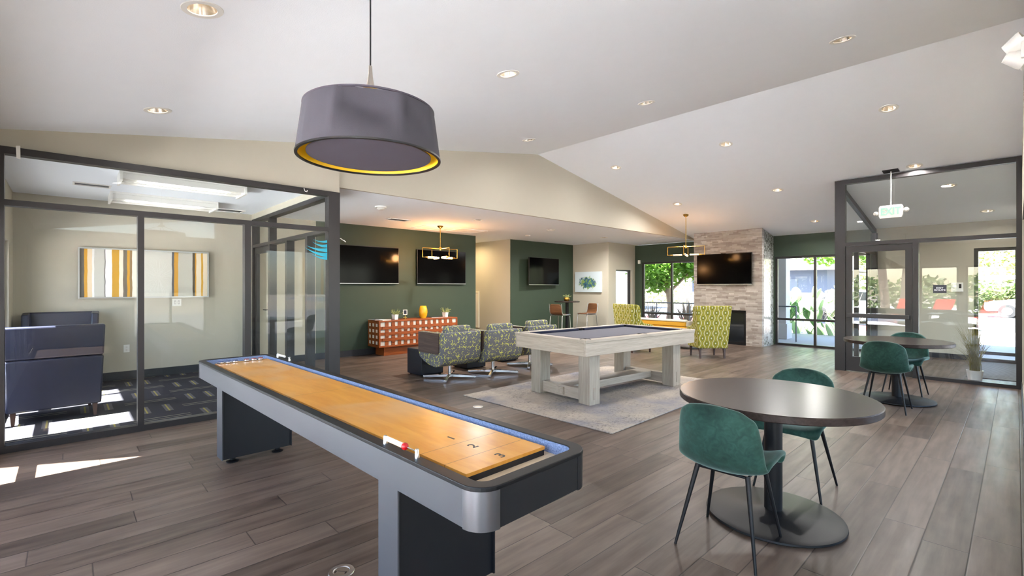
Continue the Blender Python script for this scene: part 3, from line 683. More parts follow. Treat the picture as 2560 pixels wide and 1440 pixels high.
obj('upper_rim', MB().lathe([(.3195, .236), (.3195, .243), (.308, .243), (.308, .236)], seg=96, close=True), m['diff'], t, smooth=40)
obj('diffuser', MB().lathe([(0, .01), (.302, .01), (.302, .016), (0, .016)], seg=64), m['diff'], t)
obj('spider', MB().tube([(-.31, 0, .232), (-.03, 0, .335)], .004, 8).tube([(.31, 0, .232), (.03, 0, .335)], .004, 8).tube([(0, -.31, .232), (0, -.03, .335)], .004, 8).tube([(0, .31, .232), (0, .03, .335)], .004, 8), m['brass'], t)
obj('cap', MB().lathe([(0, .33), (.042, .33), (.044, .344), (.036, .356), (0, .358)], seg=28), m['brass'], t, smooth=40)
obj('stem', MB().lathe([(0, .356), (.024, .358), (.019, .374), (.012, .414), (.008, .469), (0, .471)], seg=20), m['nickel'], t, smooth=50)
obj('cord', MB().tube([(0, 0, .469), (0, 0, zt - zb0 - .03)], .0042, 8), m['bezel'], t)
obj('ceiling_cup', MB().lathe([(0, zt - zb0 - .04), (.05, zt - zb0 - .03), (.06, zt - zb0 - .012), (0, zt - zb0 - .008)], seg=24), m['nickel'], t, smooth=50)

# ------------------------------------------------------------------ shuffleboard
t = thing('shuffleboard_table', 'long shuffleboard table with amber board and grey and black cabinet', 'shuffleboard table', (1.178, 3.04, 0), R(1.65))
SB = t; HL = 1.885; HW = .292; ZT = .76
def rrect(hw, hl, r, n=8):
    pts = []
    for cx, cy, a0 in ((hw - r, hl - r, 0), (-hw + r, hl - r, 90), (-hw + r, -hl + r, 180), (hw - r, -hl + r, 270)):
        for k in range(n + 1): a = R(a0 + 90 * k / n); pts.append((cx + r * math.cos(a), cy + r * math.sin(a)))
    return pts
def ring(out, inn, z0, z1):
    mb = MB(); n = len(out); L = [[mb.bm.verts.new((p[0], p[1], z)) for p in P] for P, z in ((out, z0), (out, z1), (inn, z1), (inn, z0))]
    for a, b in zip(L, L[1:] + L[:1]):
        for i in range(n): mb.f([a[i], a[(i + 1) % n], b[(i + 1) % n], b[i]])
    return mb
def skin(x0, x1, y0, y1): return MB().box(x0, x1, y0, y1, ZT - .142, ZT - .016)
cr = .085
obj('side_panel', skin(-HW, -HW + .02, -HL + cr, HL - cr), m['silver'], t); obj('side_panel', skin(HW - .02, HW, -HL + cr, HL - cr), m['silver'], t)
obj('end_panel', skin(-HW + cr, HW - cr, -HL, -HL + .02), m['blackw'], t); obj('end_panel', skin(-HW + cr, HW - cr, HL - .02, HL), m['blackw'], t)
for sx in (-1, 1):
    for sy in (-1, 1):
        mb = MB(); P = []
        for k in range(11):
            a = R(9 * k); P.append((sx * (HW - cr + (cr + .002) * math.cos(a)), sy * (HL - cr + (cr + .002) * math.sin(a))))
        Q = [(sx * (HW - cr + (abs(p[0]) - HW + cr) * .78), sy * (HL - cr + (abs(p[1]) - HL + cr) * .78)) for p in P]
        mb.prism(P + Q[::-1], ZT - .145, ZT - .012, 'z')
        obj('corner_cap', mb, m['capmetal'] if sx < 0 else m['blackw'], t, smooth=30)
obj('top_rail', ring(rrect(HW + .004, HL + .004, cr + .004), rrect(HW - .047, HL - .047, cr - .04), ZT - .016, ZT), m['black'], t, bevel=.003)
obj('rail_lining', ring(rrect(HW - .042, HL - .042, cr - .036), rrect(HW - .048, HL - .048, cr - .041), ZT - .052, ZT - .004), m['felt'], t)
obj('gutter', MB().box(-HW + .045, HW - .045, -HL + .045, HL - .045, ZT - .07, ZT - .052), m['gutterwood'], t)
obj('playing_board', MB().box(-.208, .208, -1.715, 1.665, ZT - .028, ZT - .015), m['board'], t)
obj('board_core', MB().box(-.206, .206, -1.713, 1.663, ZT - .052, ZT - .028), m['blackw'], t)
for body, yy, xx in (('1', -1.36, .0), ('2', -1.505, .0), ('3', -1.665, .005)):
    text('board_number', body, .066, m['ink'], t, Matrix.Translation((xx, yy + .0, ZT - .0148)), .0003, .0012)
for sy in (-1, 1):
    L = obj('leg', MB().box(-.255, .255, sy * 1.28 - .062, sy * 1.28 + .062, .045, ZT - .142), m['blackw'], t)
    for sx in (-1, 1): obj('leg_cladding', MB().box(min(sx * .255, sx * .263), max(sx * .255, sx * .263), sy * 1.28 - .075, sy * 1.28 + .075, .045, ZT - .142), m['silver'] if sx < 0 else m['blackw'], L)
    for sx in (-1, 1): obj('leveling_foot', MB().lathe([(0, 0), (.044, 0), (.046, .008), (.02, .018), (.02, .046), (0, .046)], (sx * .17, sy * 1.28, 0), 20), m['black'], L, smooth=40)
# pucks
PK = [(-.172, 'bluep', 'blue capped chrome puck, leftmost of the six at the far board end'), (-.117, 'bluep', 'blue capped chrome puck, middle one of the three blue'), (-.062, 'bluep', 'blue capped chrome puck nearest the red pucks'),
      (.028, 'redd', 'dull red capped chrome puck nearest the blue pucks'), (.086, 'redd', 'dull red capped chrome puck, middle one of the three red'), (.14, 'redd', 'dull red capped chrome puck at the far right of the row')]
Mx = Matrix.Translation((1.178, 3.04, 0)) @ Matrix.Rotation(R(1.65), 4, 'Z')
for i, (x, c, lab) in enumerate(PK):
    q = Mx @ Vector((x, 1.625, ZT - .015)); k = thing('shuffleboard_puck', lab, 'puck', q, 0, 'pucks on the shuffleboard')
    obj('weight', MB().lathe([(0, 0), (.02, 0), (.0265, .005), (.0265, .012), (.022, .016), (0, .016)], seg=24), m['chrome'], k, smooth=40)
    obj('cap', MB().lathe([(0, .016), (.021, .016), (.02, .021), (.012, .022), (0, .021)], seg=24), m[c], k, smooth=40)
def counter(x, y0, y1, label, red, n):
    q = Mx @ Vector((x, (y0 + y1) / 2, ZT)); h = abs(y1 - y0) / 2; k = thing('score_counter', label, 'score counter', q, R(1.65))
    for s in (-1, 1): obj('post', MB().lathe([(0, 0), (.0095, 0), (.0075, .034), (.006, .036), (0, .036)], (0, s * h, 0), 18), m['chrome'], k, smooth=40)
    obj('rod', MB().tube([(0, -h, .026), (0, h, .026)], .0022, 8), m['chrome'], k)
    for i in range(n):
        y = h - .014 - i * .0125; obj('bead', MB().tube([(0, y + .0046, .026), (0, y - .0046, .026)], .0098, 14), m['white'], k, bevel=.002)
    if red: y = h - .014 - n * .0125 - .008; obj('marker_bead', MB().ball((0, y, .026), .0145, 1, .95, 1), m['redp'], k, smooth=60)
counter(-HW + .024, -1.27, -1.5, 'silver abacus score counter with red bead on the near left rail', True, 10)
counter(HW - .026, 1.27, 1.56, 'silver score counter on the far right rail near the pucks', False, 14)

# ------------------------------------------------------------------ pool table and rug
t = thing('area_rug', 'distressed grey and taupe area rug beneath the pool table', 'rug', (5.38, 3.8, 0), R(1.4))
obj('pile', MB().box(-1.63, 1.63, -1.125, 1.125, 0, .012), m['rug'], t, bevel=.005)
t = thing('pool_table', 'whitewashed wood pool table with grey cloth and post legs', 'pool table', (5.437, 3.857, .012), R(-4.5))
PL, PW = 1.14, .635
obj('rail', MB().box(-PL, PL, -PW, -PW + .105, .752, .79), m['greyoak'], t, bevel=.006)
obj('rail', MB().box(-PL, PL, PW - .105, PW, .752, .79), m['greyoak'], t, bevel=.006)
for s in (-1, 1): obj('rail', MB().box(min(s * PL, s * (PL - .105)), max(s * PL, s * (PL - .105)), -PW + .105, PW - .105, .752, .79), m['greyoaky'], t, bevel=.006)
for s in (-1, 1):
    obj('apron', MB().box(-PL + .008, PL - .008, min(s * (PW - .008), s * (PW - .04)), max(s * (PW - .008), s * (PW - .04)), .6, .752), m['greyoak'], t, bevel=.003)
    obj('apron', MB().box(min(s * (PL - .008), s * (PL - .04)), max(s * (PL - .008), s * (PL - .04)), -PW + .04, PW - .04, .6, .752), m['greyoaky'], t, bevel=.003)
obj('bed_cloth', MB().box(-PL + .1, PL - .1, -PW + .1, PW - .1, .73, .758), m['cloth'], t)
for x0, x1, y0, y1 in ((-PL + .17, -.06, -PW + .105, -PW + .15), (.06, PL - .17, -PW + .105, -PW + .15), (-PL + .17, -.06, PW - .15, PW - .105), (.06, PL - .17, PW - .15, PW - .105), (-PL + .105, -PL + .15, -PW + .17, PW - .17), (PL - .15, PL - .105, -PW + .17, PW - .17)):
    obj('cushion', MB().box(x0, x1, y0, y1, .758, .788), m['cushion'], t, bevel=.008)
for x, y in ((-PL + .09, -PW + .09), (PL - .09, -PW + .09), (-PL + .09, PW - .09), (PL - .09, PW - .09), (0, -PW + .075), (0, PW - .075)):
    obj('pocket', MB().lathe([(.0, .74), (.045, .74), (.05, .782), (.053, .7915), (.066, .7915), (.069, .785), (.05, .72), (0, .72)], (x, y, 0), 24), m['black'], t, smooth=40)
for sx in (-1, 1):
    for sy in (-1, 1): obj('leg', MB().box(sx * .86 - .09, sx * .86 + .09, sy * .43 - .09, sy * .43 + .09, 0, .6), m['greyoakz'], t, bevel=.006)
    obj('end_stretcher', MB().box(sx * .86 - .045, sx * .86 + .045, -.34, .34, .03, .165), m['greyoaky'], t, bevel=.004)
    obj('stretcher_key', MB().box(min(sx * .905, sx * .93), max(sx * .905, sx * .93), -.06, .06, .05, .14), m['greyoak'], t, bevel=.003)
    for sy in (-1, 1): obj('leg_plug', MB().box(sx * .86 - .02, sx * .86 + .02, min(sy * .52, sy * .526), max(sy * .52, sy * .526), .06, .2), m['greyoakz'], t, bevel=.002)
obj('long_stretcher', MB().box(-.815, .815, -.13, .13, .075, .165), m['greyoak'], t, bevel=.004)

# ------------------------------------------------------------------ round tables and velvet chairs
def round_table(label, x, y):
    t = thing('round_table', label, 'table', (x, y, 0), 0, 'round pedestal tables')
    obj('table_top', MB().lathe([(0, .703), (.535, .703), (.54, .708), (.54, .74), (.536, .745), (0, .745)], seg=72), m['tabletop'], t, smooth=30)
    obj('column', MB().lathe([(.05, .03), (.05, .69), (.16, .692), (.16, .703), (0, .703)], seg=28), m['black'], t, smooth=40)
    obj('base', MB().lathe([(0, .006), (.37, .006), (.378, .012), (.376, .022), (.35, .03), (.08, .04), (.06, .05), (0, .05)], seg=64), m['black'], t, smooth=40)
    for k in range(4): a = R(45 + 90 * k); obj('glide', MB().lathe([(0, 0), (.014, 0), (.014, .007), (0, .007)], (.33 * math.cos(a), .33 * math.sin(a), 0), 12), m['alu'], t)
round_table('round dark espresso pedestal table in the right foreground', 3.15, 1.02)
round_table('round dark espresso pedestal table in front of the glass vestibule', 7.5, 1.02)
def velvet_chair(label, x, y, rz):
    # faces local +y
    t = thing('velvet_chair', label, 'chair', (x, y, 0), rz, 'green velvet chairs')
    prof = [(.25, .425, .2), (.245, .445, .215), (.2, .458, .226), (.1, .452, .236), (0, .44, .24), (-.09, .432, .238), (-.15, .445, .232), (-.19, .49, .225), (-.215, .56, .218), (-.232, .64, .21), (-.245, .72, .196), (-.252, .775, .17), (-.254, .8, .13)]
    P = []
    for i, (py, pz, w) in enumerate(prof):
        row = []; k = i / (len(prof) - 1)
        for j in range(9):
            u = -1 + j / 4; c = abs(u) ** 2.6; seat = max(0, 1 - abs(k - .45) / .55)
            lift = .05 * c * (1 if k < .5 else 0) * min(1, k * 4) + .03 * c * seat
            fw = .075 * c * (0 if k < .4 else min(1, (k - .4) / .25)) * (1 if k < .85 else .7)
            drop = -.02 * c if k < .08 else 0; top = -.03 * c if k > .85 else 0
            row.append((u * w, py + fw, pz + lift + drop + top))
        P.append(row)
    obj('shell', MB().grid(P), m['velvet'], t, smooth=180, solid=.034, sub=2)
    mb = MB().tube([(-.13, .13, .43), (-.13, -.11, .418), (.13, -.11, .418), (.13, .13, .43), (-.13, .13, .43)], .008, 8)
    obj('seat_frame', mb, m['black'], t, smooth=60)
    for sx in (-1, 1):
        obj('leg', MB().tube([(sx * .13, .13, .435), (sx * .205, .2, 0)], .0135, 12, .007), m['black'], t, smooth=60)
        obj('leg', MB().tube([(sx * .13, -.11, .425), (sx * .205, -.225, 0)], .0135, 12, .007), m['black'], t, smooth=60)
    return t
vc = velvet_chair('green velvet chair in the right foreground, seen from behind', 2.655, 1.08, R(-88))
dup(vc, (3.735, 1.07, 0), R(91), 'green velvet chair tucked behind the foreground round table')
dup(vc, (6.89, 1.03, 0), R(-90), 'green velvet chair in front of the vestibule table, its back to the camera')
dup(vc, (7.965, 1.0, 0), R(88), 'green velvet chair on the vestibule side of the farther round table')

# ------------------------------------------------------------------ leaf print swivel chairs and leather cubes
t = thing('swivel_chair', 'leaf print swivel lounge chair with wood arm panel, nearest the credenza', 'chair', (4.3, 5.98, 0), 0, 'leaf print swivel chairs')
LC = t
prof = [(.335, .425), (.345, .4), (.31, .34), (.2, .28), (.05, .235), (-.1, .215), (-.22, .235), (-.3, .29), (-.335, .38), (-.345, .72), (-.325, .735), (-.25, .73), (-.235, .5), (-.2, .43)]
obj('shell', MB().prism(prof, -.345, .345, 'x'), m['leaf'], t, smooth=50, bevel=.035, seg=4)
for s in (-1, 1):
    obj('arm', MB().box(min(s * .25, s * .328), max(s * .25, s * .328), -.24, .335, .41, .725), m['leaf'], t, bevel=.012)
    obj('arm_panel', MB().box(min(s * .328, s * .35), max(s * .328, s * .35), -.2, .34, .41, .72), m['walnut'], t, bevel=.002)
obj('seat_cushion', MB().box(-.247, .247, -.12, .35, .42, .52), m['leaf'], t, bevel=.03, seg=3, smooth=50)
obj('back_cushion', MB().box(-.235, .235, -.245, -.115, .44, .82), m['leaf'], t, bevel=.04, seg=4, smooth=50)
obj('column', MB().lathe([(0, .04), (.03, .04), (.026, .06), (.026, .225), (.05, .235), (0, .236)], seg=20), m['chrome'], t, smooth=40)
for k in range(4):
    a = R(45 + 90 * k); u = Vector((math.cos(a), math.sin(a), 0)); w = Vector((-u.y, u.x, 0)); mb = MB()
    f = lambda d, hw, z: [tuple(u * d + w * s * hw + Vector((0, 0, z))) for s in (-1, 1)]
    a0, a1 = f(.0, .028, .022), f(.41, .022, .012); b0, b1 = f(.0, .026, .07), f(.41, .02, .046)
    mb.hexa([a0[0], a1[0], a1[1], a0[1]], [b0[0], b1[0], b1[1], b0[1]]); mb.tube([tuple(u * .385), tuple(u * .385 + Vector((0, 0, .014)))], .012, 10)
    obj('base_leg', mb, m['chrome'], t, bevel=.006)
dup(LC, (5.06, 5.84, 0), R(-4), 'leaf print swivel lounge chair in the middle of the three')
dup(LC, (6.03, 5.96, 0), R(-3), 'leaf print swivel lounge chair mostly hidden behind the pool table')
t = thing('leather_cube', 'black leather cube ottoman beside the nearest swivel chair', 'ottoman', (4.245, 6.58, 0), 0, 'black leather cubes'); LQ = t
obj('cube_body', MB().box(-.21, .21, -.21, .21, .012, .42), m['blackl'], t, bevel=.014, seg=3, smooth=50)
obj('glides', MB().box(-.18, -.15, -.18, -.15, 0, .012).box(.15, .18, -.18, -.15, 0, .012).box(.15, .18, .15, .18, 0, .012).box(-.18, -.15, .15, .18, 0, .012), m['black'], t)
dup(LQ, (5.16, 6.6, 0), 0, 'black leather cube ottoman glimpsed between the first and second swivel chairs')
dup(LQ, (6.12, 6.77, 0), 0, 'black leather cube ottoman glimpsed between the second and third swivel chairs')

# ------------------------------------------------------------------ credenza with things on it
t = thing('credenza', 'sheesham credenza with woven front of white tiles under the televisions', 'credenza', (5.5275, 8.98, 0))
HX = .9725; y0, y1 = -.24, .24; z0, z1 = .18, .72
obj('carcass', MB().box(-HX, HX, y0, y1, z1 - .03, z1).box(-HX, HX, y0, y1, z0, z0 + .035).box(-HX, -HX + .035, y0, y1, z0 + .035, z1 - .03).box(HX - .035, HX, y0, y1, z0 + .035, z1 - .03).box(-HX + .035, HX - .035, y1 - .02, y1, z0 + .035, z1 - .03), m['sheesham'], t, bevel=.003)
obj('plinth', MB().box(-.82, .82, -.16, .2, 0, z0), m['sheesham'], t)
obj('tile_panel', MB().box(-HX + .035, HX - .035, y0 + .02, y0 + .03, z0 + .035, z1 - .03), m['shellp'], t)
fx0, fx1, fz0, fz1 = -HX + .035, HX - .035, z0 + .035, z1 - .03; px = (fx1 - fx0) / 13; pz = (fz1 - fz0) / 4; mb = MB()
for i in range(1, 13): c = fx0 + px * i; mb.box(c - px * .27, c + px * .27, y0 + .008, y0 + .021, fz0, fz1)
for j in range(1, 4): c = fz0 + pz * j; mb.box(fx0, fx1, y0 + .008, y0 + .02, c - pz * .25, c + pz * .25)
for i in range(1, 13):
    for j in range(1, 4):
        a = fx0 + px * i; c = fz0 + pz * j
        if (i + j) % 2: mb.box(a - px * .27, a + px * .27, y0 - .002, y0 + .009, c - pz * .48, c + pz * .48)
        else: mb.box(a - px * .73, a + px * .73, y0 - .002, y0 + .009, c - pz * .25, c + pz * .25)
obj('woven_front', mb, m['sheesham'], t, bevel=.0015)
for i in range(3):
    for j in range(4): a = y0 + .06 + .145 * i; x = -HX - .001; obj('side_tile', MB().box(x - .002, x, a, a + .068, fz0 + pz * (j + .24), fz0 + pz * (j + .76)), m['shellp'], t)
def succulent(label, x, y, z, pot, potm, seed, sc=1.0, square=True):
    k = thing('succulent_pot', label, 'potted plant', (x, y, z), R(12)); rnd = random.Random(seed)
    if square: obj('pot', MB().hexa([(-.042, -.042, 0), (.042, -.042, 0), (.042, .042, 0), (-.042, .042, 0)], [(-.052, -.052, .11), (.052, -.052, .11), (.052, .052, .11), (-.052, .052, .11)]), potm, k, bevel=.003)
    else: obj('pot', MB().lathe([(0, 0), (.05, 0), (.075, .03), (.08, .06), (.07, .1), (.062, .1), (.06, .08), (0, .08)], seg=24), potm, k, smooth=40)
    mb = MB()
    for i in range(26):
        a = rnd.uniform(0, 6.28); l = rnd.uniform(.06, .15) * sc; e = rnd.uniform(.25, 1.3); d = Vector((math.cos(a) * math.cos(e), math.sin(a) * math.cos(e), math.sin(e)))
        p = Vector((0, 0, .1)) + Vector((math.cos(a), math.sin(a), 0)) * .025
        mb.tube([p, p + d * l * .5, p + d * l + Vector((0, 0, -.01))], .007, 6, .002)
        for q in range(3): c = p + d * l * (.5 + .2 * q); mb.ball(c, .011, 1, 1, .6, 6, 4)
    obj('foliage', mb, m['succ'], k)
succulent('pale green succulent in a square white pot, left on the credenza', 5.02, 8.93, .72, 0, m['whitec'], 3)
succulent('pale green succulent in a square white pot, right on the credenza', 6.31, 8.95, .72, 0, m['whitec'], 5)
t = thing('photo_holder', 'small brass stand holding a little framed photo on the credenza', 'photo stand', (5.27, 8.95, .72), R(-18))
obj('stand', MB().lathe([(0, 0), (.035, 0), (.035, .012), (.007, .016), (.006, .1), (0, .1)], seg=20), m['brass'], t, smooth=40); obj('clip', MB().box(-.04, .04, -.008, .008, .03, .045), m['brass'], t)
obj('frame', MB().box(-.045, .045, -.008, .004, .09, .2), m['paper'], t); obj('photo', MB().box(-.03, .03, -.0095, -.008, .105, .185), m['navy'], t)
t = thing('vase', 'hammered yellow ceramic barrel vase at the middle of the credenza', 'vase', (5.74, 8.98, .72))
obj('body', MB().lathe([(0, 0), (.06, 0), (.062, .01), (.085, .06), (.095, .13), (.09, .19), (.068, .265), (.062, .268), (.058, .262), (0, .2)], seg=40), m['vase'], t, smooth=50)
def magazine(name, label, x, y, z, rz, c): 
    k = thing(name, label, 'magazine', (x, y, z), rz); obj('pages', MB().box(-.105, .105, -.14, .14, 0, .009), m['paper'], k); obj('cover', MB().box(-.107, .107, -.142, .142, .009, .011), m[c], k)
magazine('magazine', 'pale magazine lying on the left end of the credenza', 4.75, 8.95, .72, R(8), 'paper')
magazine('magazine', 'blue edged magazine at the far left back corner of the credenza', 4.64, 9.03, .7315, R(4), 'silver')
magazine('magazine', 'grey magazine beside the right succulent pot on the credenza', 6.05, 8.98, .72, R(85), 'silver')

# ------------------------------------------------------------------ televisions
def tv(label, loc, rz, w, h, gap=.05, tiltx=0):
    t = thing('television', label, 'television', loc, rz)   # screen faces local -y
    t.rotation_euler.x = tiltx
    obj('bezel', MB().box(-w / 2, w / 2, -.028, .0, -h / 2, h / 2), m['bezel'], t, bevel=.004)
    obj('screen', MB().box(-w / 2 + .012, w / 2 - .012, -.0295, -.028, -h / 2 + .018, h / 2 - .012), m['screen'], t)
    obj('bottom_strip', MB().box(-w / 2 + .004, w / 2 - .004, -.031, -.028, -h / 2 + .003, -h / 2 + .014), m['alu'], t)
    obj('wall_bracket', MB().box(-.2, .2, 0, gap, -.18, .18), m['black'], t)
tv('large black television on the green wall beside the office corner post', (4.565, 9.2, 1.86), 0, 1.37, .78, .048)
tv('large black television behind the lit brass chandelier, above the credenza', (6.39, 9.2, 1.86), 0, 1.36, .78, .048)
tv('corner television on the dark green wall above the bar table', (9.75, 9.08, 1.84), R(4), 1.33, .76, .14)
tv('large black television mounted on the stone fireplace', (11.79, 4.94, 1.846), R(-90), 1.34, .765, .035)
obj('sensor_bar', MB().box(-.06, .06, -.03, .0, .382, .4), m['bezel'], [o for o in bpy.data.objects if o.name.startswith('television')][-1])

# ------------------------------------------------------------------ pictures and wall plates
t = thing('wall_art', 'wide framed abstract painting of gold, white and charcoal vertical stripes', 'painting', (.915, 9.21, 1.605))
obj('frame', ring([(-.8, -.37), (.8, -.37), (.8, .37), (-.8, .37)], [(-.782, -.352), (.782, -.352), (.782, .352), (-.782, .352)], -.04, .04), m['alu'], t)
t.children[0].rotation_euler.x = R(90)
o = obj('canvas', MB().box(.0, 1.564, -.02, .02, -.352, .352), m['art'] if 'art' in m else stripe_art_material(), t, loc=(-.782, 0, 0))
t = thing('wall_art', 'unframed canvas with a blue and green paint splash, by the bar table', 'painting', (11.2, 8.645, 1.555))
obj('canvas', MB().box(-.025, .025, -.48, .48, -.3, .3), splash_art_material(), t); obj('backing_frame', MB().box(.026, .03, -.475, .475, -.295, .295), m['silver'], t)
def plate(name, label, cat, loc, rz, kind):
    t = thing(name, label, cat, loc, rz); w = .06 if kind == 'switch2' else .036
    obj('cover', MB().box(-w, w, -.006, 0, -.058, .058), m['white'], t, bevel=.002)
    if kind.startswith('switch'):
        for x in ((-.024, .024) if kind == 'switch2' else (0,)): obj('toggle', MB().box(x - .008, x + .008, -.012, -.006, -.02, .02), m['paper'], t); obj('toggle_slot', MB().box(x - .011, x + .011, -.0068, -.006, -.026, .026), m['silver'], t)
    else:
        for z in (-.022, .022): obj('socket', MB().lathe([(0, 0), (.015, 0), (.015, .002), (0, .002)], (0, 0, 0), 18), m['paper'], t, loc=(0, -.006, z)).rotation_euler.x = R(90); obj('slot', MB().box(-.006, -.004, -.0085, -.008, z - .004, z + .004).box(.004, .006, -.0085, -.008, z - .004, z + .004), m['ink'], t)
plate('light_switch', 'white double switch plate below the right end of the striped painting', 'light switch', (1.29, 9.25, 1.155), 0, 'switch2')
plate('power_outlet', 'white power outlet low on the office wall beside the navy armchairs', 'outlet', (.66, 9.25, .47), 0, 'outlet')
t = thing('motion_sensor', 'small white motion sensor high in the corner by the left window', 'sensor', (12.57, 7.79, 2.16))
obj('housing', MB().box(-.02, .03, -.035, .035, -.055, .055), m['white'], t, bevel=.008); obj('lens', MB().box(-.023, -.02, -.022, .022, -.04, .0), m['paper'], t)
t = thing('framed_notice', 'cream framed board on the corridor wall past the green wall edge', 'notice board', (8.61, 10.95, .76))
obj('frame', MB().box(-.02, .018, -.4, .4, -.52, -.48).box(-.02, .018, -.4, .4, .48, .52).box(-.02, .018, -.4, -.36, -.48, .48).box(-.02, .018, .36, .4, -.48, .48), m['cream'], t); obj('board', MB().box(-.008, .012, -.36, .36, -.48, .48), m['paper'], t)

# blue swoosh decal on the corner pane and loose ties on the frames
t = thing('window_decal', 'turquoise five stripe swoosh decal on the corner pane of the office glass', 'decal', (2.357, 5.866, 1.865))
for k, (l, zt_, th, rise) in enumerate([(.17, .118, .03, .012), (.18, .068, .042, .03), (.25, .02, .05, .03), (.27, -.036, .056, .062), (.2, -.088, .036, .05)]):
    up, dn = [], []
    for i in range(13):
        q = i / 12; x = -l * q; up.append((x, zt_ - .02 * math.sin(math.pi * q * .8) + rise * q ** 1.6)); dn.append((x, zt_ - th * (1 - q) ** 1.1 - .02 * math.sin(math.pi * q * .8) + rise * q ** 1.6 - .0005))
    mb = MB()
    for a in range(12): mb.hexa([(up[a][0], -.0015, up[a][1]), (dn[a][0], -.0015, dn[a][1]), (dn[a + 1][0], -.0015, dn[a + 1][1]), (up[a + 1][0], -.0015, up[a + 1][1])], [(p[0], 0, p[1]) for p in (up[a], dn[a], dn[a + 1], up[a + 1])])
    obj('stripe', mb, m['teal'], t)
t = thing('paper_tag', 'strip of white tape hanging from the top left of the office frame', 'tape', (-.3, 5.815, 2.6)); obj('strip', MB().hexa([(-.012, -.004, -.105), (.012, -.004, -.11), (.012, -.002, -.11), (-.012, -.002, -.105)], [(-.016, -.002, 0), (.01, -.002, .005), (.01, 0, .005), (-.016, 0, 0)]), m['white'], t)
t = thing('cable_tie', 'curled white cable tie sticking out of the office corner post', 'cable tie', (2.5, 5.87, 2.02)); obj('strap', MB().tube([(0, 0, 0), (.03, -.01, -.005), (.05, -.012, -.02), (.07, -.02, -.03), (.09, -.02, -.045)], .005, 6), m['white'], t)
t = thing('wire_stub', 'bent wire stub on the top rail of the office frame near its corner', 'wire', (2.06, 5.815, 2.56)); obj('wire', MB().tube([(0, 0, .02), (0, -.012, .0), (.01, -.014, -.02), (.03, -.012, -.022), (.035, -.006, 0)], .004, 6), m['white'], t)

# ------------------------------------------------------------------ wing chairs
def wing_chair(name, label, loc, rz, w, h, d, mat, legm, seat_z, arm_z, group, leg_h, flare=.06, split=None):
    t = thing(name, label, 'armchair', loc, rz, group); hw = w / 2
    def back(z0, z1, nm):
        f = lambda z: hw - flare + flare * (z - leg_h) / (h - leg_h); y = lambda z: -.06 * max(0, (z - leg_h)) / (h - leg_h)
        a = [(-f(z0), -d / 2 + y(z0), z0), (f(z0), -d / 2 + y(z0), z0), (f(z0), -d / 2 + .13 + y(z0), z0), (-f(z0), -d / 2 + .13 + y(z0), z0)]
        b = [(-f(z1), -d / 2 + y(z1), z1), (f(z1), -d / 2 + y(z1), z1), (f(z1), -d / 2 + .11 + y(z1), z1), (-f(z1), -d / 2 + .11 + y(z1), z1)]
        obj(nm, MB().hexa(a, b), mat, t, bevel=.02, seg=3, smooth=50)
    if split: back(leg_h, split - .002, 'lower_back'); back(split + .002, h, 'backrest')
    else: back(leg_h, h, 'backrest')
    for s in (-1, 1):
        poly = [(-d / 2 + .12, leg_h), (d / 2, leg_h), (d / 2, arm_z - .03), (d / 2 - .06, arm_z), (.02, arm_z + .03), (-.06, arm_z + .12), (-.09, h - .1), (-.12, h - .02), (-d / 2 + .07, h)]
        mb = MB(); x = lambda z: s * (hw - flare - .005 + flare * (z - leg_h) / (h - leg_h))
        mb.hexa([(x(p[1]), p[0], p[1]) for p in poly], [(x(p[1]) - s * .08, p[0], p[1]) for p in poly])
        obj('wing', mb, mat, t, bevel=.018, seg=3, smooth=50)
    obj('seat_base', MB().box(-hw + flare + .08, hw - flare - .08, -d / 2 + .12, d / 2 - .02, leg_h, seat_z - .12), mat, t, bevel=.01)
    obj('seat_cushion', MB().box(-hw + flare + .082, hw - flare - .082, -d / 2 + .11, d / 2 + .02, seat_z - .12, seat_z + .02), mat, t, bevel=.03, seg=3, smooth=50)
    for sx in (-1, 1):
        for sy in (-1, 1):
            lx = sx * (hw - flare - .05); ly = sy * (d / 2 - .06); mb = MB(); k = .02 if sy < 0 else 0
            mb.hexa([(lx - .012, ly - k - .012, 0), (lx + .012, ly - k - .012, 0), (lx + .012, ly - k + .012, 0), (lx - .012, ly - k + .012, 0)], [(lx - .022, ly - .022, leg_h), (lx + .022, ly - .022, leg_h), (lx + .022, ly + .022, leg_h), (lx - .022, ly + .022, leg_h)])
            obj('leg', mb, legm, t)
    return t
wing_chair('wing_chair', 'lime ogee print wing chair with its back to the camera, before the fireplace', (9.4, 4.27, 0), R(-42), .7, 1.035, .56, m['ogee'], m['dwood'], .44, .6, 'lime wing chairs', .2)
wing_chair('wing_chair', 'lime ogee print wing chair in profile behind the pool table, by the side window', (9.05, 5.72, 0), R(-112), .7, 1.035, .56, m['ogee'], m['dwood'], .44, .6, 'lime wing chairs', .2)
wing_chair('armchair', 'navy armchair nearest the office glass, its back to the camera', (-.1, 7.18, .006), R(3), .78, .995, .66, m['navy'], m['dwood'], .46, .64, 'navy office armchairs', .13, .03, .66)
wing_chair('armchair', 'navy armchair against the back office wall, facing the camera', (-.06, 8.78, .006), R(178), .78, 1.05, .68, m['navy'], m['dwood'], .46, .64, 'navy office armchairs', .13, .03)
t = thing('settee', 'low mustard settee with a cream top edge under the left window', 'settee', (12.0, 6.62, 0), R(90))
obj('seat', MB().box(-.72, .72, -.36, .3, .12, .36), m['must'], t, bevel=.03, smooth=50); obj('backrest', MB().box(-.72, .72, .2, .3, .36, .5), m['must'], t, bevel=.03, smooth=50); obj('top_edge', MB().box(-.74, .74, .18, .32, .49, .55), m['cream'], t, bevel=.02, smooth=50)
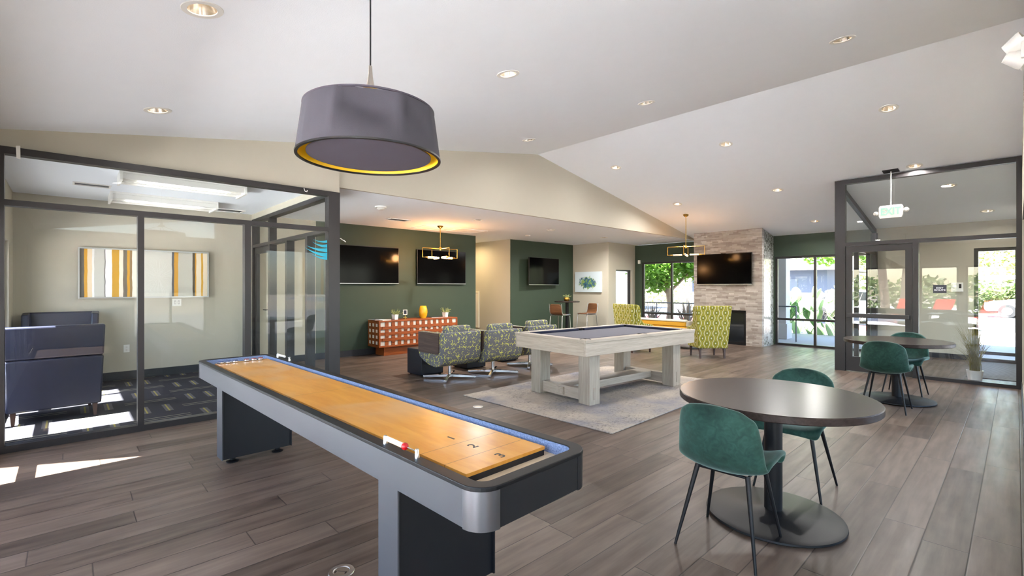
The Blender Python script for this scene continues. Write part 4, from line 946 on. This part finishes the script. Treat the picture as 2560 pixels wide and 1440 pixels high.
for x in (-.66, .66):
    obj('arm', MB().box(x - .06, x + .06, -.36, .2, .36, .5), m['cream'], t, bevel=.025, smooth=50)
    for y in (-.3, .24): obj('leg', MB().taper(x - .025, x + .025, y - .025, y + .025, 0, .12, .6), m['dwood'], t)
t = thing('pouf_table', 'rounded white drum table between the two lime wing chairs', 'side table', (10.5, 5.18, 0))
obj('body', MB().lathe([(0, 0), (.2, 0), (.33, .07), (.38, .17), (.36, .28), (.3, .34), (0, .345)], seg=40), m['whitec'], t, smooth=60); obj('top', MB().lathe([(0, .345), (.31, .345), (.31, .36), (0, .36)], seg=40), m['white'], t)

# ------------------------------------------------------------------ bar table, stools
t = thing('bar_table', 'tall round black bar table in front of the dark green corner wall', 'bar table', (9.95, 8.4, 0))
obj('table_top', MB().lathe([(0, .99), (.34, .99), (.345, 1.0), (.34, 1.02), (0, 1.02)], seg=48), m['tabletop'], t, smooth=30); obj('column', MB().lathe([(.045, .03), (.045, .985), (.1, .99), (0, .99)], seg=24), m['black'], t, smooth=40); obj('base', MB().lathe([(0, 0), (.27, 0), (.27, .015), (.06, .035), (0, .035)], seg=40), m['black'], t, smooth=40)
succulent('small green succulent in a round gold pot on the bar table', 9.93, 8.4, 1.02, 0, m['gold'], 8, .8, False)
t = thing('bar_stool', 'walnut and metal bar stool left of the bar table', 'stool', (9.45, 8.22, 0), R(-84), 'walnut bar stools'); BS = t
sp = [(.2, .672), (.17, .69), (.0, .682), (-.12, .684), (-.165, .705), (-.19, .76), (-.215, .965)]; P = [[(u * (.19 if py < -.1 else .2), py, pz) for u in (-1, -.5, 0, .5, 1)] for py, pz in sp]
obj('seat_shell', MB().grid(P), m['walnutd'], t, smooth=180, solid=.016, sub=1)
for s in (-1, 1):
    obj('edge_band', MB().tube([(s * .198, .2, .672), (s * .2, .17, .69), (s * .2, 0, .682), (s * .2, -.12, .684), (s * .195, -.165, .705), (s * .193, -.19, .76), (s * .192, -.215, .965)], .009, 8), m['alu'], t)
    obj('leg', MB().tube([(s * .17, .0, .66), (s * .175, .14, .665), (s * .185, .18, .63), (s * .21, .22, 0)], .011, 10), m['alu'], t, smooth=60); obj('leg', MB().tube([(s * .17, .0, .66), (s * .175, -.13, .665), (s * .185, -.17, .63), (s * .21, -.22, 0)], .011, 10), m['alu'], t, smooth=60)
obj('foot_rail', MB().tube([(-.205, .205, .2), (.205, .205, .2)], .009, 8), m['alu'], t); obj('seat_brace', MB().tube([(-.17, 0, .658), (.17, 0, .658)], .009, 8), m['alu'], t)
dup(BS, (10.42, 8.08, 0), R(82), 'walnut and metal bar stool right of the bar table')

# ------------------------------------------------------------------ brass chandeliers
def chandelier(label, x, y, zt_, zh, rz, lit, tl=0):
    t = thing('chandelier', label, 'chandelier', (x, y, zh), rz); H = zt_ - zh
    o = obj('canopy', MB().lathe([(0, -.055), (.02, -.05), (.055, -.022), (.065, 0), (0, 0)], seg=28), m['brass'], t, loc=(0, 0, H), smooth=50); o.rotation_euler.y = tl
    obj('stem', MB().tube([(0, 0, .02), (0, 0, H - .045)], .008, 10), m['brass'], t, smooth=60); obj('hub', MB().lathe([(0, -.035), (.022, -.03), (.026, -.01), (.026, .02), (.015, .035), (0, .035)], seg=20), m['brass'], t, smooth=50)
    for k in range(4):
        a = R(90 * k); u = Vector((math.cos(a), math.sin(a), 0)); e = Vector((0, 0, 1)); L = .4; q = .19
        obj('arm', MB().tube([u * .02, u * L], .007, 8).tube([u * L + e * .006, u * L - e * (q + .006)], .007, 8).tube([u * L - e * q, u * (L - .09) - e * q], .006, 8), m['brass'], t)
        obj('socket', MB().tube([u * (L - .06) - e * q, u * (L - .12) - e * q], .016, 12), m['brass'], t, smooth=50)
        b = MB(); b.tube([u * (L - .12) - e * q, u * (L - .13) - e * q, u * (L - .17) - e * q, u * (L - .25) - e * q, u * (L - .3) - e * q, u * (L - .315) - e * q], .02, 14)
        obj('bulb', b, m['bulb'] if k in lit else m['bulboff'], t, smooth=60)
    if lit:
        L = bpy.data.lights.new('chandelier_glow', 'POINT'); L.energy = 4 * len(lit); L.color = (1, .5, .2); L.shadow_soft_size = .08
        o = bpy.data.objects.new('chandelier_glow', L); C.objects.link(o); o.parent = t; o.location = (0, 0, -.12)
chandelier('lit brass rod chandelier hanging above the credenza', 5.69, 8.25, 2.68, 2.205, R(-8), (0, 1, 2, 3))
chandelier('brass rod chandelier hanging near the fireplace, one bulb lit', 10.34, 5.19, zr(10.34), 2.33, R(20), (0,), math.atan(.182))

# ------------------------------------------------------------------ exit signs, emergency light, vestibule plant, floor outlets
t = thing('exit_sign', 'white hanging exit sign with green letters and twin lamp heads', 'exit sign', (9.42, 1.352, 2.585), R(-92.0))   # face towards local -y
zt_ = zr(9.42) - 2.585
obj('housing', MB().prism([(-.135, -.1), (.135, -.1), (.15, -.06), (.15, .07), (.135, .1), (-.135, .1), (-.15, .07), (-.15, -.06)], -.022, .022, 'y'), m['white'], t, bevel=.004)
text('letters', 'EXIT', .155, m['exitg'], t, Matrix.Translation((0, -.0225, 0)) @ Matrix.Rotation(R(90), 4, 'X') @ Matrix.Diagonal((.8, 1, 1, 1)), .0006, .004)
obj('rod', MB().tube([(0, 0, .1), (0, 0, zt_ - .012)], .0085, 12), m['white'], t, smooth=60); obj('ceiling_plate', MB().box(-.1, .1, -.06, .06, -.012, 0), m['bezel'], t, loc=(0, 0, zt_)).rotation_euler = (math.atan(-.182), 0, 0)
for s in (-1, 1):
    h = obj('lamp_head', MB().lathe([(0, .03), (.02, .03), (.036, 0), (.036, -.018), (0, -.018)], seg=22), m['white'], t, loc=(s * .19, -.01, .01 if s > 0 else -.015), smooth=40); h.rotation_euler = (R(90), 0, R(15 * s))
    obj('lamp_glass', MB().lathe([(0, -.0185), (.03, -.0185), (.026, -.0215), (0, -.0225)], seg=20), m['alu'], h, smooth=40)
    obj('lamp_arm', MB().tube([(s * .15, 0, 0), (s * .175, -.004, 0)], .012, 10), m['white'], t)
t = thing('exit_route_sign', 'small charcoal plate reading exit route on the vestibule glass', 'sign', (9.541, .79, 1.373), R(-90))
obj('plate', MB().box(-.075, .075, -.002, .004, -.062, .062), m['signd'], t)
text('letters', 'EXIT\nROUTE', .036, m['signw'], t, Matrix.Translation((0, -.0025, -.002)) @ Matrix.Rotation(R(90), 4, 'X') @ Matrix.Diagonal((1.1, .9, 1, 1)), .0004, .0006)
t = thing('door_notice', 'blank white paper notice taped to the outer vestibule door glass', 'notice', (12.655, .235, 1.53)); obj('sheet', MB().box(-.004, -.0032, -.05, .05, -.07, .07), m['thin'], t)
t = thing('card_reader', 'white wall box on the beige vestibule wall behind the exit route plate', 'wall box', (12.6, .79, 1.4)); obj('case', MB().box(-.04, 0, -.085, .085, -.09, .09), m['white'], t, bevel=.006); obj('display', MB().box(-.043, -.04, -.06, -.025, -.02, .06), m['bezel'], t)
t = thing('emergency_light', 'white twin head emergency light at the top right edge of the photo', 'emergency light', (3.84, -.05, 2.68))
obj('box', MB().box(-.12, .12, 0, .035, -.05, .06), m['white'], t, bevel=.006)
for k, (x, z, rx) in enumerate(((-.07, .045, 60), (-.05, -.03, 120))):
    h = obj('lamp_head', MB().lathe([(0, -.05), (.03, -.05), (.048, .02), (.048, .035), (.04, .03), (0, .02)], seg=24), m['white'], t, loc=(x, .05, z), smooth=40); h.rotation_euler = (R(rx), R(-30), 0)
t = thing('grass_plant', 'tall dry ornamental grass in a white pot inside the glass vestibule', 'potted plant', (9.92, .43, 0)); rnd = random.Random(4)
obj('pot', MB().lathe([(0, 0), (.075, 0), (.095, .15), (.098, .155), (.086, .155), (.08, .13), (0, .13)], seg=28), m['whitec'], t, smooth=40); mb = MB()
for i in range(240):
    a = rnd.uniform(0, 6.283); lean = rnd.random() ** 1.2 * (.6 if math.sin(a) > -.45 else .36); h = rnd.uniform(.5, 1.0) - lean * .4; p0 = Vector((rnd.gauss(0, .025), rnd.gauss(0, .025), .13)); u = Vector((math.cos(a), math.sin(a), 0)); w = Vector((-u.y, u.x, 0)); pts = []
    for q in range(6): s = q / 5; pts.append(p0 + u * (lean * s ** 1.7) + Vector((0, 0, h * s - lean * .35 * s ** 3)))
    hw = rnd.uniform(.0022, .004)
    for q in range(5):
        ta, tb = 1 - (q / 5) ** 2, 1 - ((q + 1) / 5) ** 2; mb.quad(pts[q] - w * hw * ta, pts[q] + w * hw * ta, pts[q + 1] + w * hw * tb, pts[q + 1] - w * hw * tb)
obj('blades', mb, m['grassb'], t, recalc=False)
t = thing('entrance_mat', 'ribbed grey walk-off mat on the vestibule floor', 'mat', (11.35, .26, 0)); mb = MB()
for i in range(32): mb.box(-1.1 + i * .069, -1.1 + i * .069 + .045, -.27, .27, .004, .012)
obj('backing', MB().box(-1.12, 1.13, -.28, .28, 0, .004), m['black'], t); obj('ribs', mb, m['mat'], t)
def floor_outlet(label, x, y, r, big):
    t = thing('floor_outlet', label, 'floor outlet', (x, y, 0)); obj('cover_ring', MB().lathe([(r * .62, 0), (r, 0), (r * .96, .004), (r * .64, .005), (r * .6, .003), (r * .6, .0)], seg=40), m['alu'], t, smooth=30)
    obj('lid', MB().lathe([(0, 0), (r * .6, 0), (r * .6, .0025), (0, .0025)], seg=32), m['nickel'], t)
    if big:
        obj('lid_slot', MB().box(-.016, .0, -.03, -.022, .0025, .0032).box(-.016, .0, .022, .03, .0025, .0032).box(-.0015, .0015, -.02, .02, .0025, .003), m['bezel'], t, rotz=R(40))
floor_outlet('round metal floor outlet in the foreground left of the shuffleboard leg', .985, 2.275, .062, True)
floor_outlet('round metal floor outlet by the front corner of the rug', 3.508, 4.317, .062, False)

# ------------------------------------------------------------------ outdoors
struct('ground', MB().box(-80, 140, -90, 120, -.35, -.12), m['soil'])
struct('ground_patio', MB().box(12.75, 17.2, -6, 14, -.12, -.03), m['conc'])
struct('ground_deck', MB().box(-26, -3.2, -14, 26, -.12, -.04), m['deck2']); struct('ground_border', MB().box(-3.2, -.7, -14, 26, -.12, -.04), m['deck'])  # far ground whitened to bounce sun indoors, strip by the wall darkened
struct('ground_deck.001', MB().box(-.7, 3.15, -20, -3.7, -.12, -.04), m['deck']); struct('ground_terrace', MB().box(3.15, 12.7, -3.2, -.2, -.12, -.04), m['deck2']); struct('ground_lawn', MB().box(3.15, 12.7, -20, -3.2, -.12, -.05), m['deck'])  # unseen ground: added white strip bounces sun to the ceiling, rest kept dark
struct('ground_road', MB().box(20.5, 36, -60, 90, -.12, -.09), m['road'])
struct('ground_walk', MB().box(17.2, 20.3, -30, 1.6, -.12, -.03), m['conc'])
struct('roof_eave', MB().box(12.75, 14.8, -6, 12.5, 2.78, 2.95), m['ceil'])
mb = MB(); mb.box(-2.3, -.7, -1.5, 4.84, 2.62, 2.76); mb.prism([(-.7, 4.84), (-.7, 4.86), (-1.15, 4.84)], 2.62, 2.76, 'z'); mb.prism([(-.72, 4.64), (-2.1, 5.34), (-2.1, 6.15), (-.72, 6.15)], 2.78, 2.9, 'z'); struct('roof_canopy', mb, m['stucco'])  # unseen slabs added to block the sun and shape the floor patches
t = thing('porch_column', 'square grey stucco porch column outside the right window', 'column', (14.6, 4.52, -.03)); obj('shaft', MB().box(-.17, .17, -.17, .17, .42, 2.81), m['stucco'], t); obj('plinth', MB().box(-.21, .21, -.21, .21, 0, .42), m['stucco'], t, bevel=.01)
def railing(label, loc, L, posts, rz):
    t = thing('railing', label, 'railing', loc, rz); obj('top_rail', MB().tube([(0, 0, .92), (L, 0, .92)], .018, 8), m['rail'], t); obj('lower_rail', MB().tube([(0, 0, .6), (L, 0, .6)], .014, 8), m['rail'], t)
    for p in posts: obj('post', MB().tube([(p, 0, 0), (p, 0, .92)], .018, 8), m['rail'], t)
railing('grey pipe railing on the patio outside the right window', (13.9, 3.95, -.03), .95, (0, .62), R(90))
railing('grey pipe railing on the patio outside the left window', (14.3, 5.9, -.03), 3.4, (0, 1.15, 2.3, 3.4), R(90))
def leaves(mb, blobs, n, size, seed, shell=.55):
    rnd = random.Random(seed); tot = sum(b[1] ** 2 for b in blobs)
    for c, r in blobs:
        sx, sy, sz = (r if isinstance(r, tuple) else (r, r, r)) if False else (r, r, r * .8)
        for _ in range(int(n * r * r / tot)):
            v = Vector((rnd.gauss(0, 1), rnd.gauss(0, 1), rnd.gauss(0, 1))).normalized() * (shell + (1 - shell) * rnd.random())
            p = Vector(c) + Vector((v.x * sx, v.y * sy, v.z * sz)); a = Vector((rnd.gauss(0, 1), rnd.gauss(0, 1), rnd.gauss(0, .6))).normalized(); b = a.orthogonal().normalized(); b.rotate(Matrix.Rotation(rnd.uniform(0, 6.28), 3, a)); s = size * rnd.uniform(.6, 1.3)
            mb.quad(p - a * s, p + b * s * .55, p + a * s, p - b * s * .55)
    return mb
def tree(name, label, cat, loc, blobs, n, size, mat, trunk, seed, group=None):
    t = thing(name, label, cat, loc, 0, group)
    if trunk: 
        mb = MB()
        for pts, r0, r1 in trunk: mb.tube(pts, r0, 9, r1)
        obj('trunk', mb, m['bark'], t, smooth=60)
    obj('foliage', leaves(MB(), blobs, n, size, seed), m[mat], t, recalc=False)
tree('tree', 'bright green leafy tree right outside the left window', 'tree', (16.6, 9.0, -.1), [((0, 0, 2.6), 1.3), ((-.9, .3, 2.3), 1.0), ((.7, -1.1, 2.5), 1.1), ((.2, .8, 2.9), 1.2), ((-.4, -.6, 3.4), 1.3), ((.4, -1.9, 2.0), .8), ((-.6, .3, 1.75), .65)], 11000, .095, 'treeg', [([(0, 0, 0), (.03, -.05, .8), (-.05, .05, 1.6), (.0, 0, 2.6)], .14, .08), ([(-.02, 0, 1.2), (-.3, .5, 1.9), (-.6, .9, 2.4)], .06, .03), ([(0, 0, 1.3), (.3, -.6, 2.0), (.5, -1.0, 2.5)], .06, .03)], 1)
tree('tree', 'overhanging green tree crown at the top of the right window', 'tree', (20.6, 4.4, -.1), [((0, .5, 3.3), 1.3), ((.3, -1.3, 3.2), 1.2), ((-.2, -2.6, 3.4), 1.2), ((.4, 1.9, 3.6), 1.1)], 6000, .1, 'treeg', [([(.4, -2.4, 0), (.4, -2.3, 1.6), (.2, -1.6, 2.8)], .14, .07)], 2)
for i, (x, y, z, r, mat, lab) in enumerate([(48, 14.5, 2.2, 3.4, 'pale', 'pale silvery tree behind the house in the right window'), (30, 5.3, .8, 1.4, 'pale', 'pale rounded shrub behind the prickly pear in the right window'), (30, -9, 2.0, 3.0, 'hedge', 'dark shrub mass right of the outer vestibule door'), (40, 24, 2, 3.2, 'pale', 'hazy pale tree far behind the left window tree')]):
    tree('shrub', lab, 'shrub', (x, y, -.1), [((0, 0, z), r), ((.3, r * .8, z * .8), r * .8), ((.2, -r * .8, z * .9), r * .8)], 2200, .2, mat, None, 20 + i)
mb = MB(); rnd = random.Random(9)
for i in range(7000):
    y = rnd.uniform(-9, 9); q = rnd.random(); p = Vector((45 + q * 9 + rnd.uniform(-.4, .4), y, 1.9 + q * 6 + rnd.uniform(-.3, .3))); a = Vector((rnd.gauss(0, 1), rnd.gauss(0, 1), rnd.gauss(0, 1))).normalized(); b = a.orthogonal().normalized(); s = rnd.uniform(.12, .3); mb.quad(p - a * s, p + b * s * .6, p + a * s, p - b * s * .6)
o = obj('flowering_bank', mb, m['bank'], recalc=False); tag(o, 'steep bank of pale shrubs and pink blossom above the carport', 'plants', None, 'stuff')
o = struct('ground_bank', MB().prism([(45.2, -.1), (60, -.1), (60, 9), (54.5, 7.9), (45.3, 1.9)], -30, 30, 'y'), m['soil'])
mb = leaves(MB(), [((44, y, .9), 1.1) for y in (-6, -4.5, -3, -1.5, 0, 1.5, 3, 4.5, 6, 7.5)], 5200, .16, 12, .3); o = obj('carport_hedge', mb, m['hedge'], recalc=False); tag(o, 'dark leafy hedge in the shade below the carport roof', 'hedge')
t = thing('carport', 'flat white carport roof on thin posts seen through the vestibule', 'carport', (40, 0, -.1)); obj('roof', MB().box(-2.6, 2.6, -16, 6.2, 1.93, 2.16), m['white'], t)
for y in (-7, -2.4, 2.2, 5.8): obj('post', MB().tube([(-2.3, y, 0), (-2.3, y, 1.93)], .05, 8), m['alu'], t)
def car(label, loc, rz, paint):
    t = thing('car', label, 'car', loc, rz); body = [(-2.15, .32), (-2.2, .6), (-2.05, .78), (-1.1, .92), (-.45, 1.36), (.75, 1.4), (1.55, .98), (2.1, .92), (2.2, .6), (2.15, .32)]
    obj('body', MB().prism(body, -.86, .86, 'y'), m[paint], t, bevel=.1, seg=3, smooth=50); obj('side_window', MB().prism([(-.9, .95), (-.38, 1.29), (.7, 1.32), (1.3, 1.0)], -.872, .872, 'y'), m['carg'], t); obj('headlight', MB().box(-2.16, -1.95, -.8, -.5, .62, .74).box(-2.16, -1.95, .5, .8, .62, .74), m['alu'], t); obj('grille', MB().box(-2.215, -2.15, -.5, .5, .4, .52), m['bezel'], t)
    for x in (-1.35, 1.35):
        for y in (-.8, .8): w = obj('wheel', MB().lathe([(0, -.1), (.2, -.1), (.32, -.09), (.33, 0), (.32, .09), (.2, .1), (0, .1)], seg=24), m['tyre'], t, loc=(x, y, .33), smooth=40); w.rotation_euler.x = R(90); obj('hub_cap', MB().lathe([(0, .103), (.19, .103), (.19, .115), (0, .115)], seg=20), m['alu'], w); 
car('white car parked nose left beyond the outer vestibule door', (33.6, -1.15, -.09), R(-98), 'carw')
car('silver car parked behind the prickly pear outside the right window', (24.5, 4.4, -.09), R(82), 'card')
t = thing('house', 'pale house with a low hipped roof seen in the right window', 'house', (34, 9.6, -.1)); obj('walls', MB().box(-2, 6, -2.1, 6, 0, 2.5), m['stucco2'], t); obj('roof', MB().hexa([(-2.8, -2.9, 2.5), (6.8, -2.9, 2.5), (6.8, 6.8, 2.5), (-2.8, 6.8, 2.5)], [(1.5, 1.2, 4.0), (2.5, 1.2, 4.0), (2.5, 2.7, 4.0), (1.5, 2.7, 4.0)]), m['roofm'], t); obj('door', MB().box(-2.03, -2, -.6, .6, 0, 2.0), m['rail'], t)
t = thing('house', 'white sided neighbour building outside the small side window and left window', 'house', (20, 17.5, -.1)); obj('walls', MB().box(-14, 9, 0, 6, 0, 5), m['siding'], t); obj('window', MB().box(-6.4, -5.4, -.03, 0, .9, 2.2), m['alu'], t); obj('roof', MB().prism([(-.6, 5), (6.6, 5), (3, 7)], -14.5, 9.5, 'x'), m['roofm'], t)
t = thing('prickly_pear', 'big prickly pear cactus with pale green pads outside the right window', 'cactus', (16.5, 4.5, -.1)); rnd = random.Random(5); mb = MB()
def pad(p, d, l, dep):
    d = d.normalized(); q = d.to_track_quat('Z', 'Y').to_matrix(); q = Matrix.Rotation(rnd.uniform(0, 3.1), 3, d) @ q; mb.ball(p + d * l * .5, l * .52, .66, .13, 1, 14, 10, q)
    if dep > 0:
        for k in range(rnd.choice((1, 2, 2))): e = (d + Vector((rnd.uniform(-.5, .5), rnd.uniform(-.9, .9), rnd.uniform(0, .4)))); pad(p + d * l * .92, e, l * rnd.uniform(.75, .95), dep - 1)
for y, l in ((-.75, .6), (-.3, .68), (.15, .66), (.6, .62), (-.5, .5), (.4, .54), (.85, .5)): pad(Vector((rnd.uniform(-.2, .2), y, .0)), Vector((rnd.uniform(-.2, .1), rnd.uniform(-.25, .25), 1)), l, 2)
obj('pads', mb, m['cactus'], t, smooth=60)
def strap_plant(label, loc, n, h, seed, mat):
    t = thing('strap_plant', label, 'plant', loc); rnd = random.Random(seed); mb = MB()
    for i in range(n):
        a = rnd.uniform(0, 6.283); lean = rnd.uniform(.1, .95); H = h * rnd.uniform(.6, 1.1); u = Vector((math.cos(a), math.sin(a), 0)); w = Vector((-u.y, u.x, 0)); p0 = u * .06; pts = [p0 + u * (lean * H * .8 * (q / 5) ** 1.4) + Vector((0, 0, H * q / 5 * (1 - .35 * lean * (q / 5)))) for q in range(6)]; hw = rnd.uniform(.014, .026)
        for q in range(5):
            k0, k1 = 1 - (q / 5) ** 2.5, 1 - ((q + 1) / 5) ** 2.5; mb.quad(pts[q] - w * hw * k0, pts[q] + w * hw * k0, pts[q + 1] + w * hw * k1, pts[q + 1] - w * hw * k1)
    obj('blades', mb, m[mat], t, recalc=False)
strap_plant('bronze strap leaved plant at the right edge of the right window', (16.4, 3.3, -.1), 80, 1.5, 1, 'blade')
strap_plant('bronze strap leaved plant under the tree in the left window', (15.6, 7.8, -.1), 70, 1.3, 2, 'blade')
strap_plant('bronze strap leaved plant left of the tree trunk in the left window', (15.9, 9.3, -.1), 60, 1.2, 3, 'blade')
strap_plant('tall bronze strap leaved plant beside the fireplace edge of the left window', (15.7, 6.2, -.1), 70, 1.5, 6, 'blade')
strap_plant('green sago frond plant beside the porch column', (15.5, 4.75, -.03), 40, 1.35, 4, 'bladeg')
t = thing('kerb', 'red painted kerb behind the plants in the right window', 'kerb', (20.4, 5, -.12)); obj('stone', MB().box(-.12, .1, -3.2, 9, 0, .16), m['kerb'], t)
t = thing('kerb', 'tan kerb crossing the view through the outer vestibule door', 'kerb', (20.4, 0, -.12)); obj('stone', MB().box(-.12, .1, -9, .2, 0, .16).box(-.12, .1, .26, 1.6, 0, .16), m['kerb2'], t)
# pool side seen only as reflections in the vestibule glass
def lounger(label, x, y, rz):
    t = thing('sun_lounger', label, 'sun lounger', (x, y, -.04), rz, 'red pool loungers'); obj('sling', MB().hexa([(-.3, -.5, .33), (.3, -.5, .33), (.3, .9, .33), (-.3, .9, .33)], [(-.3, -.5, .36), (.3, -.5, .36), (.3, .9, .36), (-.3, .9, .36)]), m['redsling'], t); obj('back_sling', MB().hexa([(-.3, -.53, .35), (.3, -.53, .35), (.3, -.5, .35), (-.3, -.5, .35)], [(-.3, -.98, .98), (.3, -.98, .98), (.3, -.95, .98), (-.3, -.95, .98)]), m['redsling'], t)
    for sx in (-.27, .27):
        for y in (-.4, .8): obj('leg', MB().tube([(sx, y, 0), (sx, y, .33)], .016, 6), m['white'], t)
lounger('red sling pool lounger reflected in the vestibule door glass', -6.0, 3.4, R(60)); lounger('red sling pool lounger reflected beside the vestibule door post', -6.2, 2.3, R(62)); lounger('red sling pool lounger reflected under the exit route plate', -5.2, .9, R(65)); lounger('red sling pool lounger reflected right of the exit route plate', -5.6, .1, R(60))
tree('hedge', 'green poolside hedge reflected in the vestibule glass', 'hedge', (-15, 3, -.04), [((0, y, 1.0), 1.5) for y in (-12, -9.5, -7, -4.5, -2, .5, 3, 5.5, 8, 10.5)], 5200, .18, 'hedge', None, 31)
tree('palm_tree', 'pale double trunk palm reflected in the vestibule glass', 'tree', (-11, 4.5, -.04), [((0, 0, 6.2), 1.6)], 900, .3, 'treeg', [([(0, 0, 0), (.1, .2, 3), (.1, .3, 6)], .2, .15), ([(.2, -.7, 0), (.3, -.9, 3), (.3, -1.0, 6)], .2, .15)], 33)
